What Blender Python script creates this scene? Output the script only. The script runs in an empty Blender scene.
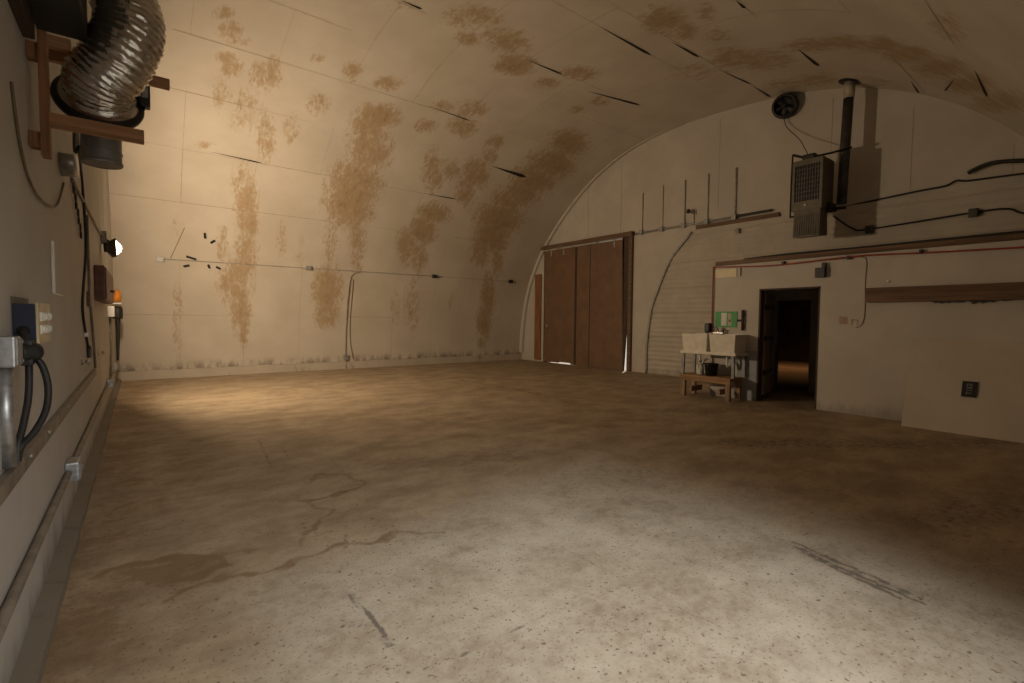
import bpy, bmesh, math, random
import numpy as np
from mathutils import Vector, Matrix, noise as mnoise
random.seed(4)
SC = bpy.context.scene
COL = SC.collection
PI = math.pi
FLOOD, SKY, DAY, EXPO = 262., .2, 42., .0

# ------------------------------------------------------------------ materials
def nd(nt, t, loc=(0, 0), **kw):
    n = nt.nodes.new(t)
    for k, v in kw.items():
        setattr(n, k, v)
    return n

def base_mat(name, rough=.6, metal=0., spec=None):
    m = bpy.data.materials.new(name); m.use_nodes = True
    nt = m.node_tree; b = nt.nodes['Principled BSDF']
    b.inputs['Roughness'].default_value = rough
    b.inputs['Metallic'].default_value = metal
    if spec is not None: b.inputs['Specular IOR Level'].default_value = spec
    return m, nt, b

def mix(nt, fac, a, b, mode='MIX'):
    n = nt.nodes.new('ShaderNodeMix'); n.data_type = 'RGBA'; n.blend_type = mode
    for s, v in ((0, fac), (6, a), (7, b)):
        if hasattr(v, 'is_output') or isinstance(v, bpy.types.NodeSocket): nt.links.new(v, n.inputs[s])
        elif isinstance(v, (int, float)): n.inputs[s].default_value = v
        else: n.inputs[s].default_value = (*v, 1) if len(v) == 3 else v
    return n.outputs[2]

def math_n(nt, op, a, b=None, c=None, clamp=False):
    n = nt.nodes.new('ShaderNodeMath'); n.operation = op; n.use_clamp = clamp
    for i, v in enumerate((a, b, c)):
        if v is None: continue
        if isinstance(v, bpy.types.NodeSocket): nt.links.new(v, n.inputs[i])
        else: n.inputs[i].default_value = v
    return n.outputs[0]

def noise_n(nt, vec, scale, detail=4, rough=.55):
    n = nt.nodes.new('ShaderNodeTexNoise')
    n.inputs['Scale'].default_value = scale; n.inputs['Detail'].default_value = detail
    n.inputs['Roughness'].default_value = rough
    if vec is not None: nt.links.new(vec, n.inputs['Vector'])
    return n.outputs['Fac']

def ramp(nt, fac, lo, hi):
    n = nt.nodes.new('ShaderNodeMapRange'); n.interpolation_type = 'SMOOTHSTEP'
    n.inputs[1].default_value = lo; n.inputs[2].default_value = hi
    nt.links.new(fac, n.inputs[0]); return n.outputs[0]

def coord(nt, scale=(1, 1, 1), kind='Object'):
    t = nt.nodes.new('ShaderNodeTexCoord'); m = nt.nodes.new('ShaderNodeMapping')
    m.inputs['Scale'].default_value = scale
    nt.links.new(t.outputs[kind], m.inputs['Vector']); return m.outputs[0]

def bump(nt, b, h, strength=.2, dist=.01):
    n = nt.nodes.new('ShaderNodeBump'); n.inputs['Strength'].default_value = strength
    n.inputs['Distance'].default_value = dist
    nt.links.new(h, n.inputs['Height']); nt.links.new(n.outputs[0], b.inputs['Normal'])

def plain(name, col, rough=.6, metal=0., var=.25, scale=9., bmp=.08, stretch=(1, 1, 1)):
    m, nt, b = base_mat(name, rough, metal)
    v = coord(nt, stretch)
    f = noise_n(nt, v, scale, 5)
    dark = tuple(c * (1 - var) for c in col)
    lite = tuple(min(1, c * (1 + var * .6)) for c in col)
    nt.links.new(mix(nt, ramp(nt, f, .3, .7), dark, lite), b.inputs['Base Color'])
    if bmp: bump(nt, b, noise_n(nt, v, scale * 6, 3), bmp, .004)
    return m

def wood(name, col, axis='Z', rough=.65):
    st = {'X': (1.2, 26, 26), 'Y': (26, 1.2, 26), 'Z': (26, 26, 1.2)}[axis]
    m, nt, b = base_mat(name, rough)
    v = coord(nt, st)
    f = noise_n(nt, v, 1.0, 6, .6); g = noise_n(nt, coord(nt), 3, 3)
    c = mix(nt, ramp(nt, f, .3, .7), tuple(x * .55 for x in col), tuple(min(1, x * 1.25) for x in col))
    c = mix(nt, math_n(nt, 'MULTIPLY', g, .35), c, tuple(x * .4 for x in col))
    nt.links.new(c, b.inputs['Base Color']); bump(nt, b, f, .25, .004)
    return m

def painted_wall(name, col, dirt=(.33, .22, .12), grime=.35, base_dirt=0., rough=.75, brd=.12):
    """whitewashed board / masonry with patchy wear and a dirty foot"""
    m, nt, b = base_mat(name, rough)
    v = coord(nt)
    f1 = noise_n(nt, v, 1.1, 5, .6); f2 = noise_n(nt, coord(nt, (1, 1, .35)), 5, 5, .65); f3 = noise_n(nt, v, 60, 3)
    c = mix(nt, ramp(nt, f1, .35, .7), tuple(x * .88 for x in col), col)
    c = mix(nt, math_n(nt, 'MULTIPLY', ramp(nt, f2, .55, .85), grime), c, dirt)
    if base_dirt:
        s = nt.nodes.new('ShaderNodeSeparateXYZ'); nt.links.new(v, s.inputs[0])
        h = math_n(nt, 'ADD', s.outputs[2], math_n(nt, 'MULTIPLY', math_n(nt, 'SUBTRACT', f2, .5), -.5))
        g = nt.nodes.new('ShaderNodeMapRange'); g.interpolation_type = 'SMOOTHSTEP'
        g.inputs[1].default_value = .22; g.inputs[2].default_value = .0
        nt.links.new(h, g.inputs[0])
        c = mix(nt, math_n(nt, 'MULTIPLY', g.outputs[0], base_dirt), c, (.07, .05, .035))
    nt.links.new(c, b.inputs['Base Color'])
    bump(nt, b, math_n(nt, 'ADD', f3, math_n(nt, 'MULTIPLY', f1, 2.)), brd, .006)
    return m

def vault_mat():
    m, nt, b = base_mat('vault_boards', .8)
    at = nd(nt, 'ShaderNodeAttribute', attribute_name='stain')
    uv = nd(nt, 'ShaderNodeUVMap', uv_map='xs').outputs[0]
    mp = nt.nodes.new('ShaderNodeMapping'); mp.inputs['Scale'].default_value = (1, .4, 1); nt.links.new(uv, mp.inputs[0])
    f1 = noise_n(nt, mp.outputs[0], 7, 8, .7); f2 = noise_n(nt, mp.outputs[0], 22, 4, .65)
    f3 = noise_n(nt, uv, .9, 4); f4 = noise_n(nt, uv, 70, 2)
    e = math_n(nt, 'ADD', at.outputs['Fac'], math_n(nt, 'MULTIPLY', math_n(nt, 'SUBTRACT', f1, .5), 2.3))
    e = math_n(nt, 'ADD', e, math_n(nt, 'MULTIPLY', math_n(nt, 'SUBTRACT', f2, .5), 1.8))
    gate = ramp(nt, at.outputs['Fac'], .06, .3)
    k = math_n(nt, 'MULTIPLY', ramp(nt, e, .15, .95), gate)
    c = mix(nt, ramp(nt, f3, .3, .7), (.51, .455, .38), (.58, .525, .45))
    c = mix(nt, math_n(nt, 'MULTIPLY', ramp(nt, f2, .6, .85), .12), c, (.42, .31, .18))
    c = mix(nt, math_n(nt, 'MULTIPLY', k, .74), c, (.35, .23, .105))
    dk = ramp(nt, e, 1.0, 1.6)
    c = mix(nt, math_n(nt, 'MULTIPLY', math_n(nt, 'MULTIPLY', dk, gate), .45), c, (.13, .07, .025))
    gd = nd(nt, 'ShaderNodeAttribute', attribute_name='footdirt').outputs['Fac']
    g = math_n(nt, 'MULTIPLY', gd, ramp(nt, noise_n(nt, mp.outputs[0], 4.5, 6, .7), .42, .6))
    c = mix(nt, math_n(nt, 'MULTIPLY', g, .75), c, (.09, .06, .035))
    nt.links.new(c, b.inputs['Base Color'])
    bump(nt, b, math_n(nt, 'ADD', f4, math_n(nt, 'MULTIPLY', f1, 1.)), .12, .006)
    return m

def floor_mat():
    m, nt, b = base_mat('old_concrete', .55, spec=.3)
    at = nd(nt, 'ShaderNodeAttribute', attribute_name='stain').outputs['Fac']
    bl = nd(nt, 'ShaderNodeAttribute', attribute_name='scuff').outputs['Fac']
    v = coord(nt)
    big = noise_n(nt, v, .55, 5, .6); mid = noise_n(nt, v, 2.3, 7, .65); fine = noise_n(nt, v, 14, 6, .7); grit = noise_n(nt, v, 85, 3, .6)
    streak = noise_n(nt, coord(nt, (.85, 1.3, 1)), 1.9, 9, .72)
    c = mix(nt, ramp(nt, mid, .3, .7), (.31, .25, .18), (.56, .50, .405))
    c = mix(nt, math_n(nt, 'MULTIPLY', ramp(nt, big, .42, .68), .6), c, (.25, .185, .115))
    c = mix(nt, math_n(nt, 'MULTIPLY', ramp(nt, streak, .52, .75), .45), c, (.2, .135, .075))
    c = mix(nt, math_n(nt, 'MULTIPLY', ramp(nt, fine, .35, .6), .35), c, (.58, .53, .44))
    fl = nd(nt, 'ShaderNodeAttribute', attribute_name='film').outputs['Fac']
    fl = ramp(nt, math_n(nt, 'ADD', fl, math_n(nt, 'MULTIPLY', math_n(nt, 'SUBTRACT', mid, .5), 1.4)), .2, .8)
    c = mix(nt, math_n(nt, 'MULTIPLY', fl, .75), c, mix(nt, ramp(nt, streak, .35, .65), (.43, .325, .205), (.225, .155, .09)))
    # flaked paint specks
    spk = noise_n(nt, v, 30, 3, .55); zone = noise_n(nt, v, 1.2, 3)
    k = math_n(nt, 'MULTIPLY', ramp(nt, spk, .62, .68), ramp(nt, zone, .38, .55))
    c = mix(nt, math_n(nt, 'MULTIPLY', k, .75), c, (.11, .075, .045))
    spk2 = noise_n(nt, v, 60, 2, .5)
    c = mix(nt, math_n(nt, 'MULTIPLY', ramp(nt, spk2, .6, .68), .55), c, (.17, .125, .085))
    e = math_n(nt, 'ADD', at, math_n(nt, 'MULTIPLY', math_n(nt, 'SUBTRACT', mid, .5), 1.6))
    e = math_n(nt, 'ADD', e, math_n(nt, 'MULTIPLY', math_n(nt, 'SUBTRACT', fine, .5), 1.4))
    k = math_n(nt, 'MULTIPLY', ramp(nt, e, .2, .9), ramp(nt, at, .04, .25))
    c = mix(nt, math_n(nt, 'MULTIPLY', k, .68), c, (.17, .095, .04))
    e2 = math_n(nt, 'ADD', bl, math_n(nt, 'MULTIPLY', math_n(nt, 'SUBTRACT', fine, .5), 2.2))
    k2 = math_n(nt, 'MULTIPLY', ramp(nt, e2, .3, .8), ramp(nt, bl, .05, .3))
    c = mix(nt, math_n(nt, 'MULTIPLY', k2, .7), c, (.06, .052, .045))
    nt.links.new(c, b.inputs['Base Color'])
    rr = nt.nodes.new('ShaderNodeMapRange'); rr.inputs[3].default_value = .42; rr.inputs[4].default_value = .75
    nt.links.new(mid, rr.inputs[0]); nt.links.new(rr.outputs[0], b.inputs['Roughness'])
    bump(nt, b, math_n(nt, 'ADD', grit, math_n(nt, 'MULTIPLY', fine, 1.5)), .18, .004)
    return m

M = {}
M['vault'] = vault_mat(); M['floor'] = floor_mat()
M['joint'] = plain('board_joint', (.40, .33, .24), .9, bmp=0)
M['gap'] = plain('open_gap', (.018, .013, .01), .95, bmp=0)
M['left'] = painted_wall('left_masonry', (.50, .475, .43), grime=.2, base_dirt=.5, brd=.22)
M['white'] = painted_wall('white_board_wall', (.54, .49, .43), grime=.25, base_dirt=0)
M['part'] = painted_wall('whitewashed_partition', (.56, .515, .455), grime=.22, base_dirt=.35, brd=.2)
M['siding'] = painted_wall('white_siding', (.52, .47, .405), grime=.45, base_dirt=.3)
M['panel'] = painted_wall('foam_board', (.55, .49, .41), grime=.15)
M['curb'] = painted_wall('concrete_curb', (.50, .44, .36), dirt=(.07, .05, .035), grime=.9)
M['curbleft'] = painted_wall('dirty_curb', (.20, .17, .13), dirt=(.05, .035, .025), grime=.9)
M['blue'] = painted_wall('faded_blue_paint', (.36, .38, .40), grime=.3)
M['door'] = plain('brown_door_paint', (.17, .098, .055), .6, var=.15, scale=3)
M['doordark'] = plain('dark_door_edge', (.055, .032, .02), .7)
M['timber'] = wood('weathered_timber', (.17, .095, .05), 'Y')
M['timberz'] = wood('reddish_post_timber', (.28, .125, .055), 'Z')
M['bracketz'] = wood('bracket_post_wood', (.34, .16, .075), 'Z')
M['bracketx'] = wood('bracket_arm_wood', (.46, .24, .12), 'X')
M['bench'] = wood('bench_wood', (.36, .20, .09), 'Y')
M['benchleg'] = wood('bench_leg_wood', (.33, .21, .12), 'Z')
M['plank'] = wood('door_plank_wood', (.30, .22, .16), 'Z')
M['galv'] = plain('galvanised_steel', (.46, .47, .48), .42, .85, var=.3, scale=25)
M['galvp'] = plain('dull_grey_steel', (.34, .34, .33), .5, .4, var=.2)
M['cpaint'] = plain('painted_conduit', (.36, .32, .27), .6, var=.25)
M['railp'] = plain('painted_rail', (.21, .18, .14), .6, var=.3)
M['foil'] = plain('aluminium_foil_duct', (.62, .60, .57), .17, .95, var=.12, scale=14, bmp=.35)
M['black'] = plain('black_plastic', (.012, .012, .013), .45, var=.2)
M['rubber'] = plain('black_rubber', (.018, .017, .016), .55, var=.3)
M['dkbox'] = plain('dark_grey_sheet', (.045, .046, .044), .5, .3, var=.3, scale=4)
M['can'] = plain('grey_fan_housing', (.20, .20, .19), .4, .3, var=.2)
M['heater'] = plain('heater_olive_enamel', (.13, .115, .085), .5, .2, var=.2)
M['grille'] = plain('heater_dark_inside', (.02, .019, .018), .7)
M['fin'] = plain('heater_fins', (.13, .127, .12), .5, .5, var=.2)
M['flue'] = plain('flue_pipe_steel', (.075, .073, .068), .5, .5, var=.4, scale=5)
M['flueend'] = plain('flue_pale_collar', (.42, .38, .31), .6, .2)
M['iron'] = plain('black_iron_pipe', (.02, .017, .015), .55, .3)
M['red'] = plain('red_tubing', (.30, .035, .02), .45)
M['redbox'] = plain('red_brown_enamel', (.15, .06, .035), .5, var=.3)
M['navy'] = plain('navy_enamel', (.008, .013, .034), .4, var=.25)
M['cream'] = plain('cream_face_plate', (.56, .46, .28), .5, var=.2)
M['cwhite'] = plain('pale_buttons', (.68, .66, .58), .45)
M['wplast'] = plain('white_plastic', (.75, .75, .72), .4, var=.08)
M['sink'] = plain('off_white_sink_plastic', (.70, .65, .55), .4, var=.1)
M['sinkleg'] = plain('grey_steel_leg', (.20, .21, .22), .5, .5)
M['chrome'] = plain('worn_chrome', (.6, .6, .6), .2, .95)
M['green'] = plain('green_sign_paint', (.02, .30, .05), .5, var=.12)
M['paper'] = plain('white_paper', (.70, .70, .66), .7, var=.06)
M['brownplast'] = plain('dark_brown_fixture', (.06, .03, .02), .5)
M['orange'] = plain('orange_plastic', (.75, .26, .02), .5)
M['wire'] = plain('brown_wire', (.20, .15, .09), .6)
M['wirew'] = plain('pale_wire', (.42, .38, .31), .6)
M['ground'] = plain('outdoor_gravel', (.55, .53, .48), .9)
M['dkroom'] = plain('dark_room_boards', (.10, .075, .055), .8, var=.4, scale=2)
M['patch'] = plain('cream_patch', (.80, .70, .50), .7, var=.08)
M['faintred'] = plain('faded_red_stencil', (.43, .30, .24), .8, var=.35, scale=30)
M['sticker'] = plain('grey_lettering', (.26, .265, .27), .6)
M['stickerp'] = plain('pale_reflector', (.9, .88, .8), .25)
def glow_mat():
    m, nt, b = base_mat('hot_flood_glass', .3)
    b.inputs['Base Color'].default_value = (1, .9, .7, 1)
    b.inputs['Emission Color'].default_value = (1, .78, .45, 1)
    b.inputs['Emission Strength'].default_value = 20
    return m
M['glow'] = glow_mat()

# ------------------------------------------------------------------ mesh helpers
class MB:
    def __init__(s): s.bm = bmesh.new(); s.mi = 0
    def _tag(s, fs):
        for f in fs: f.material_index = s.mi
        return s
    def box(s, x0, x1, y0, y1, z0, z1, bev=0., mat=None):
        r = bmesh.ops.create_cube(s.bm, size=1)
        T = Matrix.Translation(((x0 + x1) / 2, (y0 + y1) / 2, (z0 + z1) / 2)) @ Matrix.Diagonal((abs(x1 - x0), abs(y1 - y0), abs(z1 - z0), 1))
        if mat is not None: T = mat @ T
        bmesh.ops.transform(s.bm, matrix=T, verts=r['verts'])
        fs = list({f for v in r['verts'] for f in v.link_faces}); s._tag(fs)
        if bev:
            es = list({e for v in r['verts'] for e in v.link_edges})
            bmesh.ops.bevel(s.bm, geom=es, offset=bev, segments=2, affect='EDGES', profile=.7)
        return s
    def tube(s, pts, r, n=10, caps=True, taper=None):
        P = [Vector(p) for p in pts]; rings = []
        t0 = (P[1] - P[0]).normalized()
        up = Vector((0, 0, 1)) if abs(t0.z) < .9 else Vector((1, 0, 0))
        u = t0.cross(up).normalized()
        for i, p in enumerate(P):
            a = P[max(i - 1, 0)]; b = P[min(i + 1, len(P) - 1)]
            t = (b - a).normalized(); u = (u - t * u.dot(t)).normalized(); w = t.cross(u)
            rr = r(i) if callable(r) else r
            rings.append([s.bm.verts.new(p + (u * math.cos(2 * PI * k / n) + w * math.sin(2 * PI * k / n)) * rr) for k in range(n)])
        for A, B in zip(rings, rings[1:]):
            for k in range(n):
                f = s.bm.faces.new((A[k], A[(k + 1) % n], B[(k + 1) % n], B[k])); f.smooth = True; f.material_index = s.mi
        if caps:
            for R in (rings[0][::-1], rings[-1]): f = s.bm.faces.new(R); f.material_index = s.mi
        return s
    def lathe(s, prof, origin, axis=(0, 0, 1), n=32, caps=True):
        ax = Vector(axis).normalized(); q = Vector((0, 0, 1)).rotation_difference(ax); o = Vector(origin); rings = []
        for r, h in prof:
            rings.append([s.bm.verts.new(o + q @ Vector((r * math.cos(2 * PI * k / n), r * math.sin(2 * PI * k / n), h))) for k in range(n)])
        for A, B in zip(rings, rings[1:]):
            for k in range(n):
                f = s.bm.faces.new((A[k], A[(k + 1) % n], B[(k + 1) % n], B[k])); f.smooth = True; f.material_index = s.mi
        if caps:
            for R in (rings[0][::-1], rings[-1]): f = s.bm.faces.new(R); f.material_index = s.mi
        return s
    def prism(s, pts, d):
        """closed outline pts (3-D) extruded by vector d"""
        d = Vector(d); A = [s.bm.verts.new(p) for p in pts]; B = [s.bm.verts.new(Vector(p) + d) for p in pts]; n = len(A)
        fs = [s.bm.faces.new(A[::-1]), s.bm.faces.new(B)]
        for k in range(n): fs.append(s.bm.faces.new((A[k], A[(k + 1) % n], B[(k + 1) % n], B[k])))
        return s._tag(fs)
    def build(s, name, mat, parent=None, mats=None):
        bmesh.ops.recalc_face_normals(s.bm, faces=s.bm.faces)
        me = bpy.data.meshes.new(name); s.bm.to_mesh(me); s.bm.free()
        for m in (mats or [mat]): me.materials.append(M[m])
        o = bpy.data.objects.new(name, me); COL.objects.link(o)
        if parent is not None:
            o.parent = parent; o.matrix_parent_inverse = Matrix.Translation(-parent.matrix_world.translation) if parent.type != 'EMPTY' else Matrix.Translation(-parent.location)
        return o

def smooth_path(pts, n=8):
    P = [Vector(p) for p in pts]; Q = [2 * P[0] - P[1]] + P + [2 * P[-1] - P[-2]]; o = []
    for i in range(1, len(Q) - 2):
        a, b, c, d = Q[i - 1:i + 3]
        for k in range(n):
            t = k / n
            o.append(.5 * ((2 * b) + (-a + c) * t + (2 * a - 5 * b + 4 * c - d) * t * t + (-a + 3 * b - 3 * c + d) * t ** 3))
    return o + [P[-1]]

def tag(o, label, cat, group=None):
    o['label'] = label; o['category'] = cat
    if group: o['group'] = group
    return o
def thing(name, loc, label, cat, group=None):
    o = bpy.data.objects.new(name, None); o.empty_display_size = .1; COL.objects.link(o); o.location = loc
    return tag(o, label, cat, group)
def struct(o, label=None, cat=None):
    o['kind'] = 'structure'
    if label: tag(o, label, cat)
    return o

# ------------------------------------------------------------------ the vault
XL, XR, XP = -.42, 11.2, 8.94        # left end wall, right end wall, face of the partition
YB, YN = 14.0, -.65                  # feet of the vault
CP = [(-0.65,0),(-.6,.6),(-0.45,1.4),(-0.1,2.4),(0.5,3.5),(1.29,4.46),(1.7,4.9),(2.3,5.4),(3.0,5.82),(3.86,6.15),(4.6,6.32),(5.7,6.46),(7.0,6.52),(7.9,6.5),(8.8,6.40),(9.7,6.17),(10.75,5.72),(11.9,4.85),(12.65,4.1),(13.2,3.4),(13.6,2.6),(13.85,1.8),(13.95,1.0),(14.0,0.5),(14.0,0)][::-1]
def profile(P, n=12):
    P = np.array(P, float); Q = np.vstack([2 * P[0] - P[1], P, 2 * P[-1] - P[-2]]); o = []
    for i in range(1, len(Q) - 2):
        for t in np.arange(n) / n:
            a, b, c, d = Q[i - 1:i + 3]
            o.append(.5 * ((2 * b) + (-a + c) * t + (2 * a - 5 * b + 4 * c - d) * t * t + (-a + 3 * b - 3 * c + d) * t ** 3))
    o.append(P[-1]); o = np.array(o)
    for _ in range(150): o[1:-1] = .5 * o[1:-1] + .25 * (o[:-2] + o[2:])
    L = np.r_[0, np.cumsum(np.linalg.norm(np.diff(o, axis=0), axis=1))]
    s = np.append(np.arange(0, L[-1] - .02, .05), L[-1])
    return s, np.c_[np.interp(s, L, o[:, 0]), np.interp(s, L, o[:, 1])]
S, PR = profile(CP)
PN = np.gradient(PR, axis=0); PN = np.c_[-PN[:, 1], PN[:, 0]]; PN /= np.linalg.norm(PN, axis=1)[:, None]   # points inward? checked below
if PN[10, 0] > 0: PN = -PN
def on_vault(x, s, off=0.):
    y = np.interp(s, S, PR[:, 0]); z = np.interp(s, S, PR[:, 1])
    ny = np.interp(s, S, PN[:, 0]); nz = np.interp(s, S, PN[:, 1])
    return Vector((x, y + ny * off, z + nz * off))

# water stains on the boards: x, s along the arch, 2x2 shape, strength
STAINS = [[1.19,8.62,7.23,0.83,4.11,-7.59,0.8],
[1.3,8.3,6.28,0.76,2.48,-4.98,0.7],
[1.47,8.11,7.37,0.98,5.21,-11.02,0.7],
[1.31,7.68,8.19,0.89,3.82,-8.98,1.0],
[1.42,7.5,6.36,0.73,2.25,-5.54,0.7],
[1.95,7.53,3.95,0.65,1.4,-3.49,0.7],
[2.07,7.67,9.83,1.77,1.43,-3.46,1.0],
[1.3,6.84,10.28,0.93,1.1,-3.17,0.7],
[1.74,6.65,4.1,0.5,0.69,-2.12,0.5],
[2.21,6.11,6.55,0.96,0.56,-2.0,0.7],
[1.14,5.65,7.27,0.44,3.73,-14.19,0.7],
[1.9,4.82,5.64,0.54,0.39,-1.95,0.7],
[2.01,4.34,4.91,0.45,0.26,-1.54,0.9],
[2.13,3.92,6.8,0.59,0.39,-2.73,1.0],
[1.59,3.26,9.83,0.43,0.24,-2.21,0.6],
[2.1,3.06,4.63,0.27,0.17,-1.76,0.85],
[1.9,2.35,3.31,0.1,0.1,-1.79,0.85],
[2.02,1.72,5.02,0.08,0.04,-1.78,0.9],
[2.12,1.13,11.1,0.06,-0.02,-2.78,0.9],
[0.72,1.38,10.29,-0.1,0.01,-1.23,0.45],
[2.85,3.53,8.71,0.92,0.24,-2.05,0.45],
[0.68,3.64,13.79,0.17,0.38,-2.79,0.3],
[4.08,8.25,3.92,1.6,2.52,-5.52,0.9],
[3.35,8.26,6.46,2.15,2.08,-4.46,0.8],
[2.69,8.3,8.09,2.15,4.58,-9.53,0.6],
[2.98,7.24,5.1,1.26,1.37,-3.82,0.6],
[4.22,7.33,2.45,0.89,1.21,-3.43,1.1],
[4.11,6.97,3.14,1.04,0.94,-2.91,0.9],
[4.35,6.38,2.31,0.74,0.43,-1.56,0.9],
[4.29,5.34,1.83,0.48,0.33,-1.54,1.0],
[4.31,4.75,1.96,0.47,0.33,-1.86,1.1],
[4.72,3.76,5.22,1.06,0.15,-1.28,0.75],
[4.06,3.53,5.52,0.88,0.24,-2.16,0.6],
[4.14,2.25,2.87,0.24,0.08,-1.76,1.0],
[4.13,1.55,3.69,0.17,0.04,-3.22,0.9],
[2.64,6.44,6.34,1.19,0.83,-2.78,0.45],
[3.32,3.31,10.31,1.19,0.19,-1.81,0.3],
[6.65,4.9,2.26,0.88,0.56,-3.27,1.0],
[6.54,4.31,2.86,0.96,0.32,-2.3,1.0],
[6.18,3.74,3.56,0.96,0.22,-1.93,0.85],
[6.65,3.43,4.37,1.14,0.19,-2.04,0.8],
[6.7,1.9,4.25,0.49,0.04,-1.44,0.55],
[6.16,1.73,6.2,0.57,0.04,-1.8,0.35],
[8.02,2.1,6.71,1.1,0.08,-2.5,0.3],
[8.83,5.05,1.32,0.7,0.34,-2.03,1.1],
[8.88,4.42,1.73,0.82,0.24,-1.78,1.1],
[8.72,3.81,2.89,1.15,0.24,-2.29,0.9],
[9.39,3.73,4.11,1.72,0.15,-1.49,0.8],
[9.49,2.22,4.01,0.85,0.05,-1.41,1.0],
[9.46,1.37,3.99,0.46,0.01,-1.78,1.0],
[9.44,0.71,5.98,0.37,-0.07,-3.57,0.7],
[8.8,5.77,1.67,1.0,0.53,-2.63,0.9],
[4.15,7.39,3.72,1.34,2.06,-5.74,0.7],
[4.53,10.72,2.1,1.36,2.11,-2.61,0.7],
[5.1,10.55,3.54,2.53,3.45,-4.36,0.8],
[5.47,10.53,2.42,1.86,1.96,-2.48,0.8],
[5.99,9.96,2.22,1.72,2.07,-2.95,1.1],
[4.8,10.14,3.93,2.49,3.33,-4.55,0.8],
[6.99,9.85,3.2,2.86,2.87,-4.24,0.8],
[7.23,10.52,2.17,2.2,2.59,-3.28,0.9],
[8.49,9.95,3.3,3.65,3.07,-4.47,0.7],
[8.31,9.36,3.76,3.75,2.86,-4.92,0.6],
[5.4,8.09,3.99,2.13,2.5,-5.93,0.7],
[6.09,8.29,2.66,1.65,1.5,-3.43,0.7],
[6.18,7.68,2.77,1.59,1.17,-3.2,0.85],
[5.34,7.41,3.91,1.84,1.82,-5.21,0.8],
[7.23,7.51,4.03,2.63,1.52,-4.5,0.8],
[6.1,6.15,3.84,1.68,0.42,-1.7,0.8],
[6.57,6.34,3.69,1.79,0.83,-3.29,0.7],
[7.37,7.04,4.48,2.76,0.9,-3.07,0.7],
[7.3,6.38,2.59,1.41,0.5,-2.03,0.9],
[7.27,5.81,3.41,1.69,0.44,-2.03,0.8],
[9.2,8.19,1.69,1.58,0.78,-1.98,1.05],
[9.33,7.31,1.32,1.08,0.55,-1.84,1.0],
[9.17,6.63,1.32,0.95,0.49,-1.94,1.0],
[9.07,6.05,1.65,1.07,0.51,-2.35,0.95],
[6.88,12.8,2.05,2.88,1.96,-1.71,1.0],
[7.41,12.85,3.1,4.73,3.13,-2.66,0.9],
[7.06,13.45,3.94,6.44,3.18,-2.12,0.7],
[7.88,13.16,2.86,4.95,3.06,-2.26,0.6],
[8.85,12.96,1.26,2.35,2.02,-1.56,0.8],
[9.21,13.31,1.08,2.25,2.01,-1.26,0.8],
[8.83,14.29,1.06,2.57,3.57,-0.55,0.9],
[8.69,14.89,0.94,2.54,3.86,0.63,0.95],
[8.64,15.43,1.03,3.11,3.46,1.74,0.95],
[8.75,15.83,0.94,3.14,3.44,2.75,1.0],
[8.99,16.2,0.83,3.1,2.88,3.23,1.0],
[9.19,16.59,0.78,3.33,2.44,3.67,0.9],
[9.29,17.02,0.55,2.73,2.08,3.97,0.8],
[6.62,16.93,1.73,5.86,4.1,4.84,0.6],
[6.82,17.0,1.88,6.74,5.85,7.43,0.6],
[10.6,13.76,0.95,2.48,2.64,-0.87,0.7],
[10.6,13.09,1.1,2.52,2.95,-1.95,0.6],
[10.79,14.57,0.77,2.44,3.31,0.57,0.5],
[8.98,12.16,1.12,1.82,1.99,-1.9,0.5],
[11.42,7.21,1.1,1.09,0.49,-1.79,0.25],
[3.44,10.25,3.86,1.77,5.01,-6.66,0.4],
[-1.17,3.92,23.32,-1.77,2.71,-15.84,0.1]]
# gaping joints: from (x, s) to (x, s), width
GAPS = [[7.609, 6.749, 8.849, 6.661, 0.129], [6.099, 10.26, 6.986, 10.28, 0.061], [7.934, 10.106, 9.402, 10.37, 0.095], [6.343, 11.923, 7.735, 11.912, 0.079], [7.592, 12.467, 8.406, 12.494, 0.069], [3.399, 10.375, 3.764, 10.38, 0.056], [9.157, 12.487, 10.162, 12.603, 0.052], [10.284, 12.584, 11.087, 12.586, 0.063], [8.965, 14.033, 9.85, 14.029, 0.088], [10.386, 15.372, 11.132, 15.301, 0.049], [8.099, 16.924, 9.415, 16.799, 0.071], [6.926, 14.022, 7.21, 14.009, 0.065], [9.251, 16.352, 10.455, 15.9, 0.036], [5.136, 7.983, 6.262, 7.923, 0.036], [1.266, 5.515, 2.202, 5.473, 0.034], [6.091, 5.464, 7.112, 5.466, 0.037]]

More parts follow.
